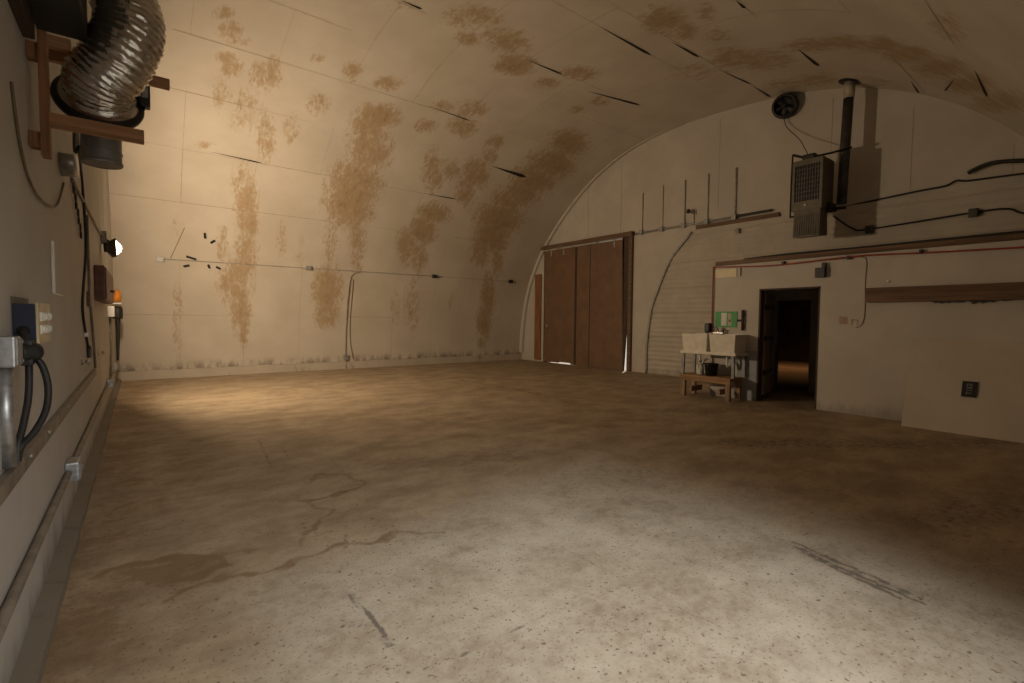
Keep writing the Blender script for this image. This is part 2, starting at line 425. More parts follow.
def build_vault():
    xs = np.linspace(XL - .08, XR + .08, 236); nx, ns = len(xs), len(S)
    X, SS = np.meshgrid(xs, S)
    co = np.zeros((ns, nx, 3)); co[..., 0] = X; co[..., 1] = PR[:, 0][:, None]; co[..., 2] = PR[:, 1][:, None]
    st = np.zeros((ns, nx))
    for cx, cs, a, b, c, d, k in STAINS:
        dx, ds = X - cx, SS - cs
        q = np.sqrt((a * dx + b * ds) ** 2 + (c * dx + d * ds) ** 2)
        st = np.maximum(st, k * np.clip(1.5 - q * .85, 0, 1))
    foot = np.clip(1 - (SS - .22) / .2, 0, 1) * (SS < 3)
    bm_v = [tuple(v) for v in co.reshape(-1, 3)]
    faces = []
    for j in range(ns - 1):
        near = S[j] > S[-1] - 2.62
        for i in range(nx - 1):
            xm = (xs[i] + xs[i + 1]) / 2
            if near and .3 < xm < 3.0: continue       # the open doorway behind the camera
            a = j * nx + i; faces.append((a, a + 1, a + nx + 1, a + nx))
    nv = len(bm_v); mats = [0] * len(faces); stain = list(st.ravel()); fd = list(foot.ravel()); uvv = list(zip(X.ravel(), SS.ravel()))
    def add_strip(pairs, mi):
        nonlocal nv
        base = nv
        for p, q in pairs:
            bm_v.extend([tuple(p), tuple(q)]); nv += 2; stain.extend([0, 0]); fd.extend([0, 0]); uvv.extend([(0, 0), (0, 0)])
        for k in range(len(pairs) - 1):
            a = base + 2 * k; faces.append((a, a + 1, a + 3, a + 2)); mats.append(mi)
    # board joints along the hall, then across it
    rnd = random.Random(9)
    for s in (1.5, 4.2, 5.46, 6.74, 7.95, 9.22, 10.32, 11.92, 12.52, 14.02, 15.45, 16.85):
        x = XL
        while x < XR:
            x2 = min(XR, x + rnd.uniform(.7, 2.6)); w = rnd.choice((.002, .003, .005, .007))
            if w > .002: add_strip([(on_vault(x, s - w, .003), on_vault(x, s + w, .003)), (on_vault(x2, s - w, .003), on_vault(x2, s + w, .003))], 1)
            x = x2
    rows = [.3, 1.5, 2.83, 4.2, 5.46, 6.74, 7.95, 9.22, 10.32, 11.92, 12.52, 14.02, 15.45]
    for r in range(len(rows) - 1):
        for k in range(9):
            x = .77 + 1.332 * k + (0 if r % 2 == 0 else .0)
            if rnd.random() < .62:
                w = rnd.choice((.002, .003, .005)); ss = np.linspace(rows[r], rows[r + 1], 16)
                add_strip([(on_vault(x - w, s, .003), on_vault(x + w, s, .003)) for s in ss], 1)
    # sprung joints, gaping lens-shaped
    for xa, sa, xb, sb, w in GAPS:
        pr = []
        for t in np.linspace(0, 1, 13):
            x = xa + (xb - xa) * t; s = sa + (sb - sa) * t; h = max(.002, w * .5 * (t ** .8) * min(1, (1 - t) * 7 + .15))
            pr.append((on_vault(x, s - h, .005), on_vault(x, s + h, .005)))
        add_strip(pr, 2)
    me = bpy.data.meshes.new('ceiling'); me.from_pydata(bm_v, [], faces)
    for m in ('vault', 'joint', 'gap'): me.materials.append(M[m])
    me.polygons.foreach_set('material_index', mats); me.polygons.foreach_set('use_smooth', [True] * len(faces))
    for nm, arr in (('stain', stain), ('footdirt', fd)):
        a = me.attributes.new(nm, 'FLOAT', 'POINT'); a.data.foreach_set('value', np.array(arr, dtype=np.float32))
    uvl = me.uv_layers.new(name='xs'); li = np.zeros(len(me.loops), dtype=np.int32); me.loops.foreach_get('vertex_index', li)
    uvl.data.foreach_set('uv', np.array(uvv, dtype=np.float32)[li].ravel())
    me.update(); o = bpy.data.objects.new('ceiling', me); COL.objects.link(o)
    return struct(o)
build_vault()

def build_floor():
    xs = np.r_[np.arange(XL - .1, 5, .022), np.linspace(5, XR + .1, 100)]; ys = np.r_[np.arange(YN - .1, 5, .022), np.linspace(5, YB + .1, 130)]
    X, Y = np.meshgrid(xs, ys); st = np.zeros_like(X); bl = np.zeros_like(X)
    WX = .035 * np.sin(9.1 * Y + 3.3 * X) + .02 * np.sin(23 * Y - 11 * X + 1) + .012 * np.sin(47 * X + 31 * Y)
    WY = .035 * np.sin(8.3 * X - 2.1 * Y + 2) + .02 * np.sin(21 * X + 13 * Y) + .012 * np.sin(43 * Y - 29 * X + .5)
    def stroke(arr, pts, w, k):
        d = np.full(X.shape, 9.); XW, YW = (X + WX, Y + WY) if arr is st else (X + .12 * WX, Y + .12 * WY)
        for (ax, ay), (bx, by) in zip(pts, pts[1:]):
            L2 = (bx - ax) ** 2 + (by - ay) ** 2 + 1e-9
            t = np.clip(((XW - ax) * (bx - ax) + (YW - ay) * (by - ay)) / L2, 0, 1)
            d = np.minimum(d, np.hypot(XW - ax - t * (bx - ax), YW - ay - t * (by - ay)))
        np.maximum(arr, k * np.clip(1.4 - d / w, 0, 1), out=arr)
    for pts, w, k in FLOOR_STAINS: stroke(st, pts, w, k)
    for pts, w, k in FLOOR_SCUFFS: stroke(bl, pts, w, k)
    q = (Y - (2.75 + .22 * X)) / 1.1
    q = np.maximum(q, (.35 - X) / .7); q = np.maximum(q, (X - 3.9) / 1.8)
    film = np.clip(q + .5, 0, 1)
    nx = len(xs); v = np.c_[X.ravel(), Y.ravel(), np.zeros(X.size)]
    f = [(j * nx + i, j * nx + i + 1, (j + 1) * nx + i + 1, (j + 1) * nx + i) for j in range(len(ys) - 1) for i in range(nx - 1)]
    me = bpy.data.meshes.new('floor'); me.from_pydata([tuple(q) for q in v], [], f); me.materials.append(M['floor'])
    for nm, arr in (('stain', st), ('scuff', bl), ('film', film)):
        a = me.attributes.new(nm, 'FLOAT', 'POINT'); a.data.foreach_set('value', arr.ravel().astype(np.float32))
    o = bpy.data.objects.new('floor', me); COL.objects.link(o); return struct(o)
FLOOR_STAINS = [
 ([(-.2,3.47),(-.02,3.59),(.12,3.54),(.34,3.38),(.35,3.19),(.22,3.16),(.06,3.25)], .05, 1.0),
 ([(.06,3.25),(-.05,3.45),(.1,3.4),(.25,3.28)], .1, .8),
 ([(.12,3.01),(.23,3.06),(.46,2.98),(.69,3.06),(.93,3.07),(1.15,2.96),(1.39,3.06),(1.6,2.87)], .03, .8),
 ([(.34,3.39),(.52,3.31),(.8,3.27),(1.0,3.55),(1.11,3.65),(1.05,3.95)], .03, .7),
 ([(.95,4.24),(1.05,3.99),(1.32,3.96),(1.51,4.09),(1.53,4.45),(1.31,4.61),(1.17,4.44)], .035, .7),
 ([(-.3,2.3),(-.28,3.8),(-.2,5.9),(-.1,9.5),(.1,12.8)], .34, .6), ([(-.1,4.4),(.3,5.2),(.55,6.6)], .3, .45),
 ([(6.07,9.91),(6.23,7.81),(6.05,6.15)], .1, .55), ([(6.6,9.9),(6.75,7.8)], .07, .45), ([(1.01,12.22),(1.95,11.04),(2.95,9.69)], .07, .5), ([(.3,9.6),(1.2,9.2),(2.4,9.4)], .12, .45),
 ([(1.9,4.6),(2.8,4.2),(3.6,3.7)], .3, .4), ([(.2,7.9),(1.4,7.4),(2.6,7.2)], .2, .4), ([(3.3,6.2),(4.6,5.4),(5.2,4.4)], .35, .35),
 ([(2.0,12.6),(3.4,12.2),(5.4,12.0)], .12, .5), ([(-.1,2.0),(.1,1.6)], .2, .5)]
FLOOR_SCUFFS = [
 ([(3.40,1.36),(3.34,1.1),(3.30,.85)], .012, .9), ([(3.34,1.33),(3.27,1.05),(3.22,.8),(3.19,.64)], .013, 1.), ([(3.29,1.22),(3.21,.95),(3.15,.72)], .012, 1.), ([(3.37,1.15),(3.29,.85),(3.24,.66)], .011, .8), ([(3.24,1.05),(3.17,.84)], .01, .7), ([(3.32,1.25),(3.24,.75)], .09, .42),
 ([(.85,2.49),(.86,2.19),(.86,1.97)], .012, 1.), ([(.72,2.25),(.86,2.15)], .01, .7), ([(1.11,6.44),(.99,5.07)], .022, .5), ([(1.25,5.9),(1.2,5.3)], .02, .5),
 ([(.91,1.75),(1.18,1.74),(1.68,1.72)], .009, .5), ([(2.13,2.24),(2.11,1.6),(2.18,1.03)], .012, .5), ([(1.13,3.35),(1.0,3.0)], .015, .5),
 ([(5.6,2.9),(6.6,2.2),(8.4,1.0)], .32, .5), ([(6.9,4.6),(8.3,3.6)], .3, .45), ([(8.2,4.2),(8.9,3.3)], .3, .5), ([(4.6,.9),(6.4,.3)], .35, .4),
 ([(4.1,.25),(4.3,.1),(4.2,-.1)], .09, .8), ([(8.5,5.7),(9.2,5.3),(8.8,4.5)], .25, .4), ([(5.5,3.6),(7.3,2.9)], .2, .4)]
build_floor()

# ------------------------------------------------------------------ end walls, with the vault's outline
def arch_outline(x, y_lo=None):
    return [Vector((x, y, z)) for y, z in PR[::4]] + ([Vector((x, *PR[-1]))] if (len(PR) - 1) % 4 else [])

def wall_with_holes(name, x0, x1, holes, mat):
    """end wall between the vault's feet, cut into vertical strips so that holes stay open; a slab x0..x1 thick"""
    mb = MB(); ys = sorted({round(float(v), 3) for v in np.linspace(YN, YB, 150)} | {h[0] for h in holes} | {h[1] for h in holes})
    order = np.argsort(PR[:, 0], kind='stable')
    top = lambda y: float(np.interp(y, PR[order, 0], PR[order, 1])) + .06
    for a, b in zip(ys, ys[1:]):
        m = (a + b) / 2; lo = 0.
        for h in holes:
            if h[0] < m < h[1]: lo = h[2]
        za, zb = max(top(a), lo + .01), max(top(b), lo + .01)
        for x in (x0, x1):
            f = mb.bm.faces.new([mb.bm.verts.new(p) for p in ((x, a, lo), (x, b, lo), (x, b, zb), (x, a, za))])
        if lo: mb.bm.faces.new([mb.bm.verts.new(p) for p in ((x0, a, lo), (x0, b, lo), (x1, b, lo), (x1, a, lo))])
    for h in holes:
        for y in h[:2]: mb.bm.faces.new([mb.bm.verts.new(p) for p in ((x0, y, 0), (x1, y, 0), (x1, y, h[2]), (x0, y, h[2]))])
    bmesh.ops.remove_doubles(mb.bm, verts=mb.bm.verts, dist=.0005)
    return struct(mb.build(name, mat))
wall_with_holes('wall_left', XL - .2, XL, [], 'left')
wall_with_holes('wall_right', XR, XR + .15, [(9.02, 12.5, 3.84), (4.27, 4.98, 1.93)], 'white')

# metal siding on the right end wall: laps every 0.64 m with fine ribs between, its left edge on a curve
CURV = [(8.35, 0), (8.345, .5), (8.33, .91), (8.22, 1.73), (7.96, 2.42), (7.62, 3.1), (7.04, 3.71)]
def curve_y(z):
    zs = [c[1] for c in CURV]; return float(np.interp(z, zs, [c[0] for c in CURV]))
def build_siding():
    mb = MB(); zs = []; z = 0.
    laps = [1.05, 1.69, 2.33, 2.97, 3.61, .41]
    n = 250; prev = None
    for i in range(n + 1):
        z = 3.76 * i / n
        k = ((z - .41) % .64) / .64
        prof = .012 + .016 * (1 - k) + .010 * math.sin(2 * PI * z / .128)
        yl = curve_y(z); x = XR - prof - .008
        row = [mb.bm.verts.new((x, yl, z)), mb.bm.verts.new((x, 5.12 if z < 2.55 else -.6, z))]
        if prev: mb.bm.faces.new((prev[0], row[0], row[1], prev[1]))
        prev = row
    return struct(mb.build('trim_1', 'siding'))
build_siding()
mb = MB(); mb.tube(smooth_path([(XR - .05, y + .02, z) for y, z in CURV], 6), .035, 8); struct(mb.build('trim_2', 'galvp'))
# pale strip along the right end arch, added in place of grazing outside light
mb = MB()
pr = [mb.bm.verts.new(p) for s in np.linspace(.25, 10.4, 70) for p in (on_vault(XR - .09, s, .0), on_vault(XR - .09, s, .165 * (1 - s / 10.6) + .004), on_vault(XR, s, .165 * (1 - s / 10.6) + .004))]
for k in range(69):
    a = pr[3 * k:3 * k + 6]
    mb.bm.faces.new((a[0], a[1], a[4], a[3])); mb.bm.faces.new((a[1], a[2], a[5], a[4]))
struct(mb.build('trim_3', 'white'))  # not a real trim: added strip in place of grazing outside light
# faint vertical board joints on the upper end wall
for k, (y, z0, z1) in enumerate(((2.69, 3.85, 5.35), (1.38, 3.85, 4.35), (4.0, 3.9, 6.0), (6.4, 4.2, 6.35), (9.4, 4.0, 6.1), (10.7, 4.0, 5.6))):
    mb = MB(); mb.box(XR - .004, XR, y - .004, y + .004, z0, z1); struct(mb.build('trim_%d' % (4 + k), 'joint'))

# curbs at the feet of the walls
def curb(name, mat, pts_fn, n):
    mb = MB()
    rings = []
    for k in range(n + 1): rings.append([mb.bm.verts.new(p) for p in pts_fn(k / n)])
    for A, B in zip(rings, rings[1:]):
        for i in range(len(A) - 1): mb.bm.faces.new((A[i], A[i + 1], B[i + 1], B[i]))
    for R in (rings[0], rings[-1]): mb.bm.faces.new(R)
    return struct(mb.build(name, mat))
def curb_back(t):
    x = XL + (XR - XL) * t; j = .012 * mnoise.noise(Vector((x * 2.3, 0, 0))); h = .2 + .02 * mnoise.noise(Vector((x * 1.7, 5, 0)))
    return [(x, 13.99, 0), (x, 13.93 + j, 0), (x, 13.945 + j, h), (x, 13.985, h + .01)]
curb('baseboard_back', 'curb', curb_back, 160)
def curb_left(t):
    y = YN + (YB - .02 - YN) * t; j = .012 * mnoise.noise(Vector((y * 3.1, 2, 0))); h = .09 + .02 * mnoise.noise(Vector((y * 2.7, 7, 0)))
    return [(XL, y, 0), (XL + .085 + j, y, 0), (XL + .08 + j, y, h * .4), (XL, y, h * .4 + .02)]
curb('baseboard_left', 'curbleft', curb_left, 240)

# ------------------------------------------------------------------ partition room under the end wall
def build_partition():
    mb = MB()
    y0, y1, zt, t = -.6, 5.18, 2.53, .12; d0, d1, dz = 3.27, 4.27, 2.05
    mb.box(XP, XP + t, y0, d0, 0, zt); mb.box(XP, XP + t, d1, y1, 0, zt); mb.box(XP, XP + t, d0, d1, dz, zt)
    mb.box(XP + t, XR, y1 - t, y1, 0, zt)
    mb.box(XP + t, XR, y0, y1 - t, zt - .1, zt)
    o = struct(mb.build('wall_partition', 'part'))
    return o
build_partition()
mb = MB(); mb.box(XP - .006, XP - .0005, 4.275, 4.64, .02, .92); struct(mb.build('trim_10', 'blue'))
mb = MB()      # dark timber edge along the partition's roof
mb.box(XP - .02, XP + .5, -.6, 5.12, 2.535, 2.61)
mb.box(XP - .05, XP - .02, -.6, 3.6, 2.56, 2.60)
struct(mb.build('trim_11', 'timber'))
mb = MB()      # dark lining of the doorway
for a in ((XP + .002, XP + .14, 3.262, 3.30, 0, 2.05), (XP + .002, XP + .14, 4.24, 4.278, 0, 2.05), (XP + .002, XP + .14, 3.27, 4.27, 2.02, 2.058)): mb.box(*a)
struct(mb.build('trim_12', 'doordark'))
mb = MB()      # walls, floor-side boards and roof of the dark room beyond the end wall
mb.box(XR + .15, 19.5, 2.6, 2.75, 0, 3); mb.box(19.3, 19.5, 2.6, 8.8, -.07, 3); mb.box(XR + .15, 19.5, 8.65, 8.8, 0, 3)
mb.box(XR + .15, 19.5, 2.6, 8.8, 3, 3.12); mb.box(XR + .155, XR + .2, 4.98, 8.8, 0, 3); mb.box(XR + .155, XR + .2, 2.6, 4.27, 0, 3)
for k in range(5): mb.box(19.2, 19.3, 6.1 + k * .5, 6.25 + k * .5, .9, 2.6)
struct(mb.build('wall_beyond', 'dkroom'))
mb = MB(); mb.box(XR + .1, 19.45, 2.6, 8.8, -.06, -.003); struct(mb.build('floor_beyond', 'floor'))
mb = MB(); mb.box(-12, 40, -30, 40, -.12, -.07); struct(mb.build('ground_outside', 'ground'))

# ------------------------------------------------------------------ doors
def build_sliding_door():
    r = bpy.data.objects.new('door_1', None); COL.objects.link(r); r.location = (XR, 10.8, 0)
    struct(r, 'tall brown sliding barn door of three boards on the right end wall', 'door')
    x0, x1 = XR - .085, XR - .03
    def panel(ya, yb, yc, z0, z1, dx=0.):
        mb = MB(); mb.prism([(x0 + dx, ya, z0), (x0 + dx, yb, z0), (x0 + dx, yc, z1), (x0 + dx, ya, z1)], (x1 - x0, 0, 0))
        return mb.build('door_panel', 'door', r)
    # the left leaf stops short of the floor where daylight shows
    mb = MB(); mb.prism([(x0, 12.62, .03), (x0, 11.9, .03), (x0, 11.88, .055), (x0, 11.33, .055), (x0, 11.31, .01), (x0, 11.17, .01), (x0, 11.17, 3.8), (x0, 12.62, 3.8)], (x1 - x0, 0, 0))
    lp = mb.build('door_panel', 'door', r)
    panel(11.13, 10.53, 10.53, .005, 3.8, .02); panel(10.49, 9.17, 9.20, .005, 3.8)
    mb = MB(); mb.box(x0 + .01, x1 - .01, 11.10, 11.18, .01, 3.8); mb.box(x0 + .01, x1 - .01, 10.48, 10.54, .01, 3.8); mb.build('seam_strip', 'doordark', r)
    mb = MB(); mb.prism([(x0 + .0, 9.19, .9), (x0 + .0, 9.17, .0), (x0 + .0, 9.15, .0), (x0 + .0, 9.02, 1.9), (x0 + .0, 9.02, 3.86), (x0 + .0, 9.26, 3.86)], (.055, 0, 0)); mb.build('door_stile', 'doordark', r)
    mb = MB(); mb.box(XR - .09, XR - .002, 8.91, 9.03, 0, 3.9, .008); mb.build('door_post', 'timber', r)
    mb = MB(); mb.box(XR - .07, XR - .002, 12.54, 12.68, 0, 3.9, .008); mb.build('door_post', 'doordark', r)
    mb = MB(); mb.box(XR - .16, XR - .004, 8.88, 12.85, 3.86, 3.98, .01); mb.build('header', 'timber', r)
    mb = MB(); mb.box(XR - .14, XR - .095, 10.2, 12.6, 3.79, 3.845, .006); mb.build('track', 'cpaint', r)
    for y in (9.55, 11.7, 12.3):
        mb = MB(); mb.box(XR - .1, XR - .086, y - .025, y + .025, 3.6, 3.8, .004); mb.lathe([(.0, 0), (.035, 0), (.035, .02), (0, .02)], (XR - .12, y, 3.8), (1, 0, 0), 14, False); mb.build('hanger', 'cpaint', r)
    mb = MB(); mb.tube(smooth_path([(XR - .085, 12.42, 1.16), (XR - .13, 12.42, 1.16), (XR - .14, 12.42, 1.24), (XR - .13, 12.42, 1.32), (XR - .085, 12.42, 1.32)], 5), .012, 8)
    h = mb.build('door_handle', 'galv', r); h['label'] = 'small grey pull handle'
build_sliding_door()

def build_inner_door():
    th = math.radians(14); hinge = Vector((XP + .15, 4.235, 0))
    r = bpy.data.objects.new('door_2', None); COL.objects.link(r); r.location = hinge
    struct(r, 'brown plank door with three black straps standing open inside the dark doorway', 'door')
    T = Matrix.Translation(hinge) @ Matrix.Rotation(th, 4, 'Z')
    mb = MB()
    for k in range(5): mb.box(.01 + k * .155, .155 + k * .155, -.02, .02, .1, 1.98, .004, T)
    mb.build('leaf', 'plank', r)
    for z in (.52, 1.15, 1.72):
        mb = MB(); mb.box(.0, .74, -.034, -.02, z - .03, z + .03, .003, T); mb.lathe([(.018, -.05), (.018, .05)], T @ Vector((0, -.02, z)), (0, 0, 1), 10)
        mb.build('strap_hinge', 'black', r)
build_inner_door()

# reddish post left of the sliding door
mb = MB(); mb.box(XR - .05, XR - .002, 12.87, 13.19, 0.05, 3.05, .006)
tag(mb.build('wooden_post', 'timberz'), 'reddish brown upright board beside the left edge of the brown sliding door', 'post')

# ------------------------------------------------------------------ things on the right end wall
t = thing('conduit_run', (XR - .03, 7.3, 3.9), 'long grey horizontal conduit above the siding, running right from the brown door', 'conduit')
mb = MB(); mb.tube([(XR - .03, 8.88, 3.9), (XR - .03, 7.3, 3.915), (XR - .03, 5.7, 3.92)], .028, 10); mb.build('pipe', 'galvp', t)
drops = [(8.62, 5.0, .016), (7.96, 5.07, .010), (7.30, 5.07, .02), (6.66, 5.08, .017), (5.96, 5.06, .026)]
wh = ['nearest the brown door', 'second from the brown door, very thin', 'third from the brown door', 'fourth from the brown door', 'farthest from the brown door, thickest of the five']
for (y, zt, r_), w in zip(drops, wh):
    d = thing('conduit_riser', (XR - .03, y, 3.86), 'thin upright conduit above the siding, ' + w, 'conduit', 'upright conduits above the siding')
    mb = MB(); mb.tube([(XR - .02, y, 3.97), (XR - .02, y, zt)], r_ * .85, 8); mb.build('pipe', 'cpaint', d)
    mb = MB(); mb.box(XR - .105, XR - .061, y - .055, y + .055, 3.845, 3.975, .01); mb.build('junction_box', 'galvp', d)
t = thing('security_camera', (XR - .1, 7.08, 4.2), 'small white camera with black lens on a short stem over the siding', 'camera')
mb = MB(); mb.tube([(XR - .02, 7.02, 4.2), (XR - .16, 7.1, 4.22)], .04, 14); mb.box(XR - .03, XR - .001, 6.97, 7.07, 4.14, 4.26, .008); mb.build('body', 'cpaint', t)
mb = MB(); mb.lathe([(.055, 0), (.06, .03), (.04, .05), (.0, .05)], (XR - .15, 7.095, 4.22), (-.9, .4, .1), 18); mb.build('lens', 'black', t)
mb = MB(); mb.tube([(XR - .015, 7.03, 3.95), (XR - .015, 7.03, 4.15)], .014, 8); mb.build('stem', 'cpaint', t)
mb = MB(); mb.box(XR - .075, XR - .035, 5.1, 5.9, 3.895, 3.95, .006); tag(mb.build('steel_bar', 'iron'), 'black bar fixed level on the wall left of the hanging heater', 'bar')
mb = MB(); mb.box(XR - .06, XR - .002, 4.95, 6.95, 3.76, 3.86, .006); tag(mb.build('wooden_rail', 'timber'), 'weathered horizontal board on the wall just under the black bar', 'board')
t = thing('junction_box', (XR - .05, 5.87, 3.57), 'small grey box alone on the siding below the weathered board', 'electrical box')
mb = MB(); mb.box(XR - .1, XR - .02, 5.82, 5.92, 3.51, 3.63, .01); mb.build('housing', 'galvp', t)
mb = MB(); mb.box(XR - .108, XR - .1, 5.83, 5.91, 3.52, 3.62, .003); mb.lathe([(.008, 0), (.008, .004)], (XR - .112, 5.87, 3.57), (1, 0, 0), 8); mb.build('cover_plate', 'cpaint', t)

# hanging gas heater
hx, hy0, hy1, hz0, hz1 = 10.15, 3.74, 4.27, 3.60, 4.55
t = thing('unit_heater', (hx + .25, 4.0, hz0), 'olive grey gas heater with square grille and louvred hood hanging on the end wall', 'heater')
mb = MB()
mb.box(hx + .02, hx + .5, hy0, hy1, hz0, hz1, .012)
for a in ((hy0, hy0 + .05, hz0, hz1), (hy1 - .05, hy1, hz0, hz1), (hy0 + .04, hy1 - .04, hz1 - .1, hz1), (hy0 + .04, hy1 - .04, hz0, hz0 + .17)): mb.box(hx - .03, hx + .03, a[0], a[1], a[2], a[3], .006)
mb.build('cabinet', 'heater', t)
mb = MB(); mb.box(hx + .005, hx + .018, hy0 + .05, hy1 - .05, hz0 + .17, hz1 - .1); g = mb.build('grille', 'grille', t)
mb = MB()
for k in range(9): y = hy0 + .085 + k * .046; mb.box(hx - .012, hx + .004, y - .006, y + .006, hz0 + .17, hz1 - .1)
for k in range(7): z = hz0 + .26 + k * .085; mb.box(hx - .018, hx - .01, hy0 + .05, hy1 - .05, z - .005, z + .005)
mb.build('fins', 'fin', g)
mb = MB(); mb.lathe([(.0, 0), (.022, 0), (.022, .012), (0, .012)], (hx - .045, 4.02, hz0 + .09), (1, 0, 0), 14, False); b_ = mb.build('badge', 'cwhite', t)
mb = MB(); mb.prism([(hx - .02, hy0 + .02, 3.6), (hx + .30, hy0 + .02, 3.6), (hx + .34, hy0 + .02, 3.12), (hx - .05, hy0 + .02, 3.08)], (0, .46, 0))
for k in range(11): y = hy0 + .05 + k * .04; mb.prism([(hx - .037, y - .008, 3.5), (hx - .02, y - .008, 3.5), (hx - .04, y - .008, 3.11), (hx - .064, y - .008, 3.11)], (0, .016, 0))
mb.build('louvre_hood', 'heater', t)
mb = MB(); mb.tube(smooth_path([(hx + .1, 4.33, hz1 + .18), (hx + .1, 4.34, 4.2), (hx + .1, 4.34, 3.52)], 3), .016, 8); mb.tube([(hx + .1, 4.34, 3.52), (hx + .12, 4.2, 3.54), (hx + .3, 3.6, 3.56)], .018, 8)
mb.tube([(hx + .1, 4.33, hz1 + .18), (hx + .12, 4.1, hz1 + .07), (hx + .2, 4.05, hz1 + .04)], .024, 8); mb.build('gas_pipe', 'iron', t)
mb = MB(); mb.box(hx + .05, hx + .17, 3.92, 4.14, hz1 + .01, hz1 + .12, .02); mb.box(hx + .08, hx + .14, 3.88, 3.94, hz1 + .02, hz1 + .08, .01); mb.build('gas_valve', 'black', t)
mb = MB(); mb.tube([(hx + .12, 3.98, hz1 + .06), (hx + .3, 3.72, hz1 + .11), (hx + .55, 3.48, hz1 + .2)], .02, 8); mb.build('hanger_rod', 'iron', t)
mb = MB(); mb.box(hx + .2, hx + .5, 3.68, 3.75, 3.58, 3.72, .01); mb.tube([(hx + .4, 3.7, 3.63), (hx + .45, 3.5, 3.62)], .03, 8); mb.build('burner_box', 'iron', t)
mb = MB(); mb.tube([(10.72, 3.62, 3.72), (10.74, 3.60, 4.8), (10.76, 3.58, 5.72)], .085, 18); f = thing('flue_pipe', (10.72, 3.62, 3.7), 'tall dark round flue pipe rising from the heater to the vault', 'pipe')
mb.build('pipe', 'flue', f)
mb = MB(); mb.tube([(10.76, 3.58, 5.70), (10.77, 3.57, 6.04)], .092, 18); mb.build('collar', 'flueend', f)
mb = MB(); mb.lathe([(.0, 0), (.19, 0), (.2, .02), (.0, .03)], (10.77, 3.57, 6.0), (0, -.25, 1), 20, False); mb.build('roof_flange', 'iron', f)
# black round cowl high on the wall
t = thing('round_fan', (XR - .1, 4.86, 6.12), 'black round fan high on the end wall touching the vault', 'fan')
ax = (-.95, -.2, -.25); o = Vector((XR - .02, 4.88, 6.1))
mb = MB(); mb.lathe([(.20, 0), (.25, .04), (.25, .22), (.21, .26), (.19, .24), (.18, .1)], o, ax, 28, True); mb.build('housing', 'black', t)
mb = MB()
for k in range(6):
    a = k * PI / 3; c = o + Vector(ax).normalized() * .2
    q = Vector((0, 0, 1)).rotation_difference(Vector(ax)); p = lambda r, da, h: c + q @ Vector((r * math.cos(a + da), r * math.sin(a + da), h))
    mb.prism([p(.03, -.3, .0), p(.17, -.25, -.01), p(.17, .25, .02), p(.03, .3, .02)], q @ Vector((0, 0, .006)))
mb.lathe([(.045, -.02), (.045, .04), (.0, .05)], c, ax, 16); mb.build('fan_blades', 'rubber', t)
mb = MB(); mb.tube(smooth_path([(XR - .1, 4.9, 5.85), (XR - .15, 4.8, 5.6), (XR - .3, 4.5, 5.25), (10.5, 4.2, 4.85), (hx + .12, 4.06, hz1 + .1)], 6), .008, 6)
tag(mb.build('fan_wire', 'rubber'), 'thin dark cord drooping from the round fan to the heater', 'cord')

# pipes and cables right of the heater
def cable(name, pts, r, mat, label, cat, n=8, group=None):
    mb = MB(); mb.tube(smooth_path(pts, 6), r, n); return tag(mb.build(name, mat), label, cat, group)
cable('hose', [(XR - .06, 1.90, 3.99), (XR - .08, 1.82, 4.03), (XR - .08, 1.6, 4.085), (XR - .08, 1.25, 4.03), (XR - .06, .95, 3.97)], .035, 'rubber', 'thick black hose curving out of the wall at far upper right', 'hose')
cable('dark_cable', [(XR - .02, 4.3, 3.70), (XR - .02, 3.46, 3.775), (XR - .03, 2.58, 3.83), (XR - .05, 2.2, 3.84), (XR - .05, 2.05, 3.90), (XR - .03, 1.9, 3.87), (XR - .02, 1.4, 3.85), (XR - .02, .9, 3.82)], .017, 'rubber', 'dark kinked cable along the top of the siding, under the thick black hose', 'cable')
t = thing('lower_conduit', (XR - .05, 2.5, 3.28), 'dark conduit with two boxes across the siding above the partition roof', 'conduit')
mb = MB(); mb.tube(smooth_path([(XR - .05, 3.9, 3.6), (XR - .06, 3.55, 3.3), (XR - .05, 3.27, 3.25), (XR - .05, 1.81, 3.32), (XR - .05, 1.41, 3.31), (XR - .05, 1.2, 3.2), (XR - .05, .6, 3.05)], 6), .016, 8); mb.build('pipe', 'iron', t)
for y, z in ((3.27, 3.24), (1.81, 3.31)):
    mb = MB(); mb.box(XR - .12, XR - .025, y - .06, y + .06, z - .07, z + .07, .012); mb.build('junction_box', 'flue', t)
mb = MB(); mb.tube([(10.95, 3.95, 2.70), (10.95, 3.1, 2.70)], .085, 16); t = thing('flexible_pipe', (10.95, 3.5, 2.62), 'short fat black pipe lying on the partition roof under the heater', 'pipe'); mb.build('pipe', 'rubber', t)
mb = MB(); mb.lathe([(.097, 0), (.097, .06)], (10.95, 3.08, 2.70), (0, 1, 0), 18); mb.build('collar', 'black', t)
mb = MB(); mb.box(10.5, 10.62, .15, 4.7, 2.535, 2.64, .005); tag(mb.build('timber_plank', 'timber'), 'long brown timber lying along the partition roof behind the edge board', 'plank')
mb = MB()
mb.tube(smooth_path([(XP + .25, 4.7, 2.64), (XP + .25, 3.9, 2.66), (XP + .3, 3.0, 2.66), (XP + .35, 2.4, 2.67), (XP + .25, 1.2, 2.66), (XP + .2, .2, 2.65)], 5), .022, 8); tag(mb.build('black_cable', 'rubber'), 'black cable lying along the top edge of the partition', 'cable')

